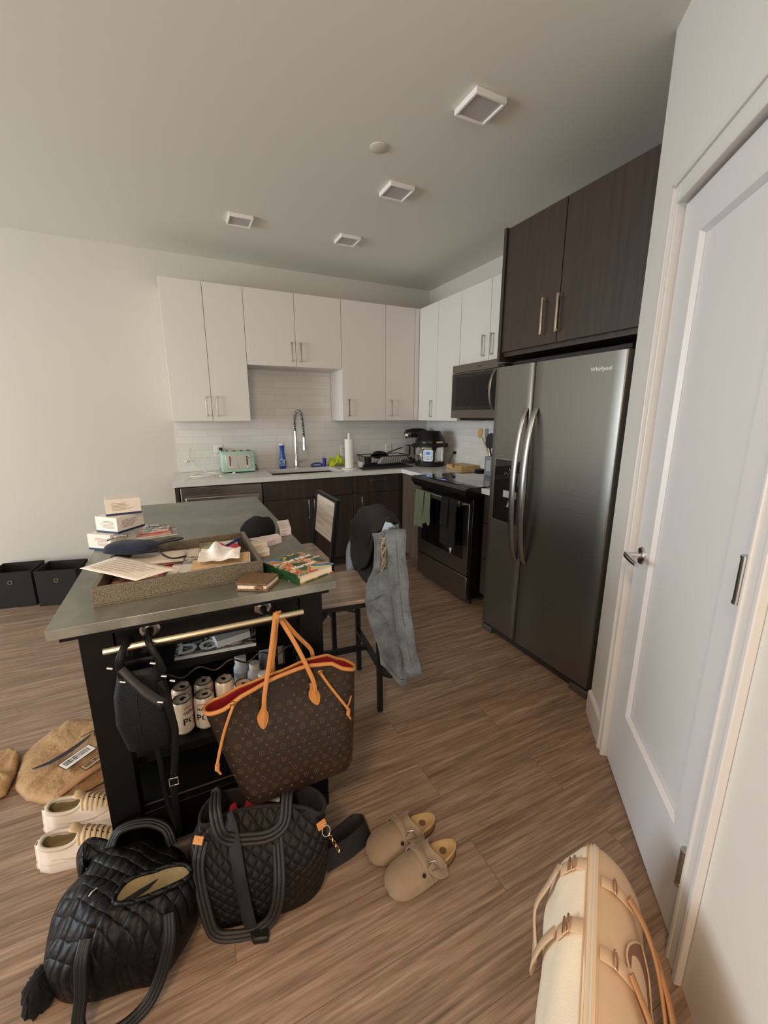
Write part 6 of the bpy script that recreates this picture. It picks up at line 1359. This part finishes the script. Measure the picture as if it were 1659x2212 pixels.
# ================================================================ cream weekender bag
M_cv = mat('cream_canvas', '#efdfc6', .8, var=.03, vscale=15, bump=.25, bscale=350); M_tn = mat('nude_leather', '#cdae8f', .6, var=.04, vscale=12, bump=.15, bscale=300); M_tnd = mat('nude_leather_edge', '#b9875c', .6)
A0 = Vector((.885, .543, 0)); ad_ = Vector((-.80, -.59, 0)).normalized(); sd_ = Vector((.59, -.80, 0)).normalized()
def cp(a, s_, z): return A0+ad_*a+sd_*s_+Vector((0, 0, z))
sec = [(-.070, .002), (-.090, .04), (-.096, .10), (-.088, .17), (-.066, .235), (-.032, .285), (-.004, .300), (.004, .300), (.035, .292), (.085, .255), (.118, .19), (.130, .12), (.125, .05), (.095, .002)]
def sscale(a): return spl([-.030, -.020, -.005, .03, .08, .42, .47, .49], [.60, .80, .90, .97, 1, 1, .9, .6], a)
def crow(a, lo, hi, off=0):
    k_ = sscale(a); sp_ = smoothpath([(s_, z, 0) for s_, z in sec[lo:hi]], 4); out = []
    for p in sp_:
        q = nz(a*9, p.x*12, p.y*12)*(.012 if p.x < 0 else .006)+nz(a*25, p.x*20, p.y*9)*(.006 if p.x < 0 else .002)
        z = p.y*(.82+.18*k_ if p.y > .02 else 1); s2 = p.x*(k_*.75+.25 if p.x < 0 else k_*.5+.5)
        if abs(p.x) < .01: s2 = p.x; q *= .3
        out.append(cp(a, s2*(1-.45*max(0, a-.05) if s2 < 0 else 1)+q*(1 if p.x > 0 else -1), max(.001, z+q*.5)))
    return out
as_ = [-.030, -.028, -.022, -.012, .002, .02, .06, .11, .17, .23, .29, .35, .40, .45, .48, .49]
t = thing('weekender_bag', 'large cream canvas and nude leather weekender bag leaning by the white door', 'bag', (.75, .42, 0))
obj('canvas_side', G().grid([crow(a, 0, 7) for a in as_]), M_cv, t, solid=.003, smooth=80, sub=1)
obj('leather_side', G().grid([crow(a, 7, 14) for a in as_]), M_tn, t, solid=.003, smooth=80, sub=1)
obj('end_gusset', G().add([p for p in crow(-.030, 0, 14)], [tuple(range(len(crow(-.030, 0, 14))))]), M_tn, t)
zc_ = [cp(a, 0, .3025*(.82+.18*sscale(a))+.001) for a in as_[1:]]
obj('zipper_tape', G().strap(zc_, .020, .003, up=(0, 0, 1)), mat('zip_tape', '#dcc3a6', .7), t, smooth=60)
obj('zipper', G().tube([p+Vector((0, 0, .003)) for p in zc_], .0032, 8), mat('zip_gold', '#f0e2cc', .35, .4), t, smooth=60)
for s_ in (-.016, .016): obj('piping', G().tube([cp(a, s_*1.0, (.298-.001)*(.82+.18*sscale(a))+.0005) for a in as_[1:]], .0022, 6), M_tn, t, smooth=60)
def surf(a, f):
    r = crow(a, 0, 14); x = f*(len(r)-1); i = min(int(x), len(r)-2); return r[i].lerp(r[i+1], x-i)
M_rg = mat('rose_gold', '#e6bf9f', .2, 1)
for a in (.045, .20):   # loops on the canvas side
    p = surf(a, .37); q = surf(a, .31); n_ = (sd_*-.7+Vector((0, 0, .7))).normalized()
    lp = obj('handle_loop', G().strap([surf(a, .43)+n_*.004, p+n_*.010, q+n_*.006], .034, .004, up=n_), M_tn, t, smooth=50)
    for k_ in (0, .016): obj('ring', G().tube([p+n_*.012+ad_*(.020*cos(b))+(q-p).normalized()*(.004*sin(b)+k_) for b in [2*pi*j/14 for j in range(14)]], .0022, 6, True), M_rg, lp, smooth=60)
pa = [surf(.045, .31), surf(.05, .24), surf(.075, .16), surf(.12, .09), surf(.17, .08), surf(.20, .16), surf(.20, .24), surf(.20, .31)]
obj('handle', G().strap(smoothpath([p-sd_*(.012+.018*sin(pi*i/7))+Vector((0, 0, .006)) for i, p in enumerate(pa)], 5), .026, .005, up=(-sd_.x, -sd_.y, .4)), M_tn, t, smooth=60)
for a in (.075, .235):   # loops on the leather side
    p = surf(a, .62); q = surf(a, .69); n_ = (sd_*.6+Vector((0, 0, .8))).normalized()
    lp = obj('handle_loop', G().strap([surf(a, .57)+n_*.004, p+n_*.010, q+n_*.008], .030, .004, up=n_), M_tn, t, smooth=50)
    obj('ring', G().tube([p+n_*.014+ad_*(.019*cos(b))+(q-p).normalized()*(.005*sin(b)) for b in [2*pi*j/14 for j in range(14)]], .0022, 6, True), M_rg, lp, smooth=60)
pa = [surf(.075, .66), surf(.10, .71), surf(.14, .76), surf(.20, .80), surf(.27, .82), surf(.33, .80), surf(.30, .74), surf(.235, .66)]
obj('handle', G().strap(smoothpath([p+sd_*(.012+.020*sin(pi*i/7))+Vector((0, 0, .012)) for i, p in enumerate(pa)], 6), .026, .006, up=(sd_.x, sd_.y, .5)), M_tnd, t, smooth=60)
g = G(); L_ = [surf(a, .70+.0*a)+Vector((0, 0, .003))+sd_*.003 for a in (.11, .15, .20, .24, .27)]; 
pk = []
for i, a in enumerate([.12, .15, .18, .21, .24, .265]):
    w = .075*sin(pi*i/5); pk.append((surf(a, .735-w)+sd_*.005+Vector((0, 0, .006)), surf(a, .735+w*.8)+sd_*.006+Vector((0, 0, .005))))
g.grid([[x_[0].lerp(x_[1], q/4) for q in range(5)] for x_ in pk]); obj('pocket_opening', g, mat('pocket_dark', '#7d5a44', .8), t, smooth=60)
obj('pocket_edge', G().tube(smoothpath([x_[0] for x_ in pk], 4), .0025, 6).tube(smoothpath([x_[1] for x_ in pk], 4), .0025, 6), M_tn, t, smooth=60)
obj('shoulder_strap', G().strap(smoothpath([cp(.10, .140, .20), cp(.18, .165, .175), cp(.28, .180, .14), cp(.38, .185, .09), cp(.46, .18, .04), cp(.50, .17, .012)], 6), .030, .006, up=(sd_.x, sd_.y, .6)), M_tnd, t, smooth=60)
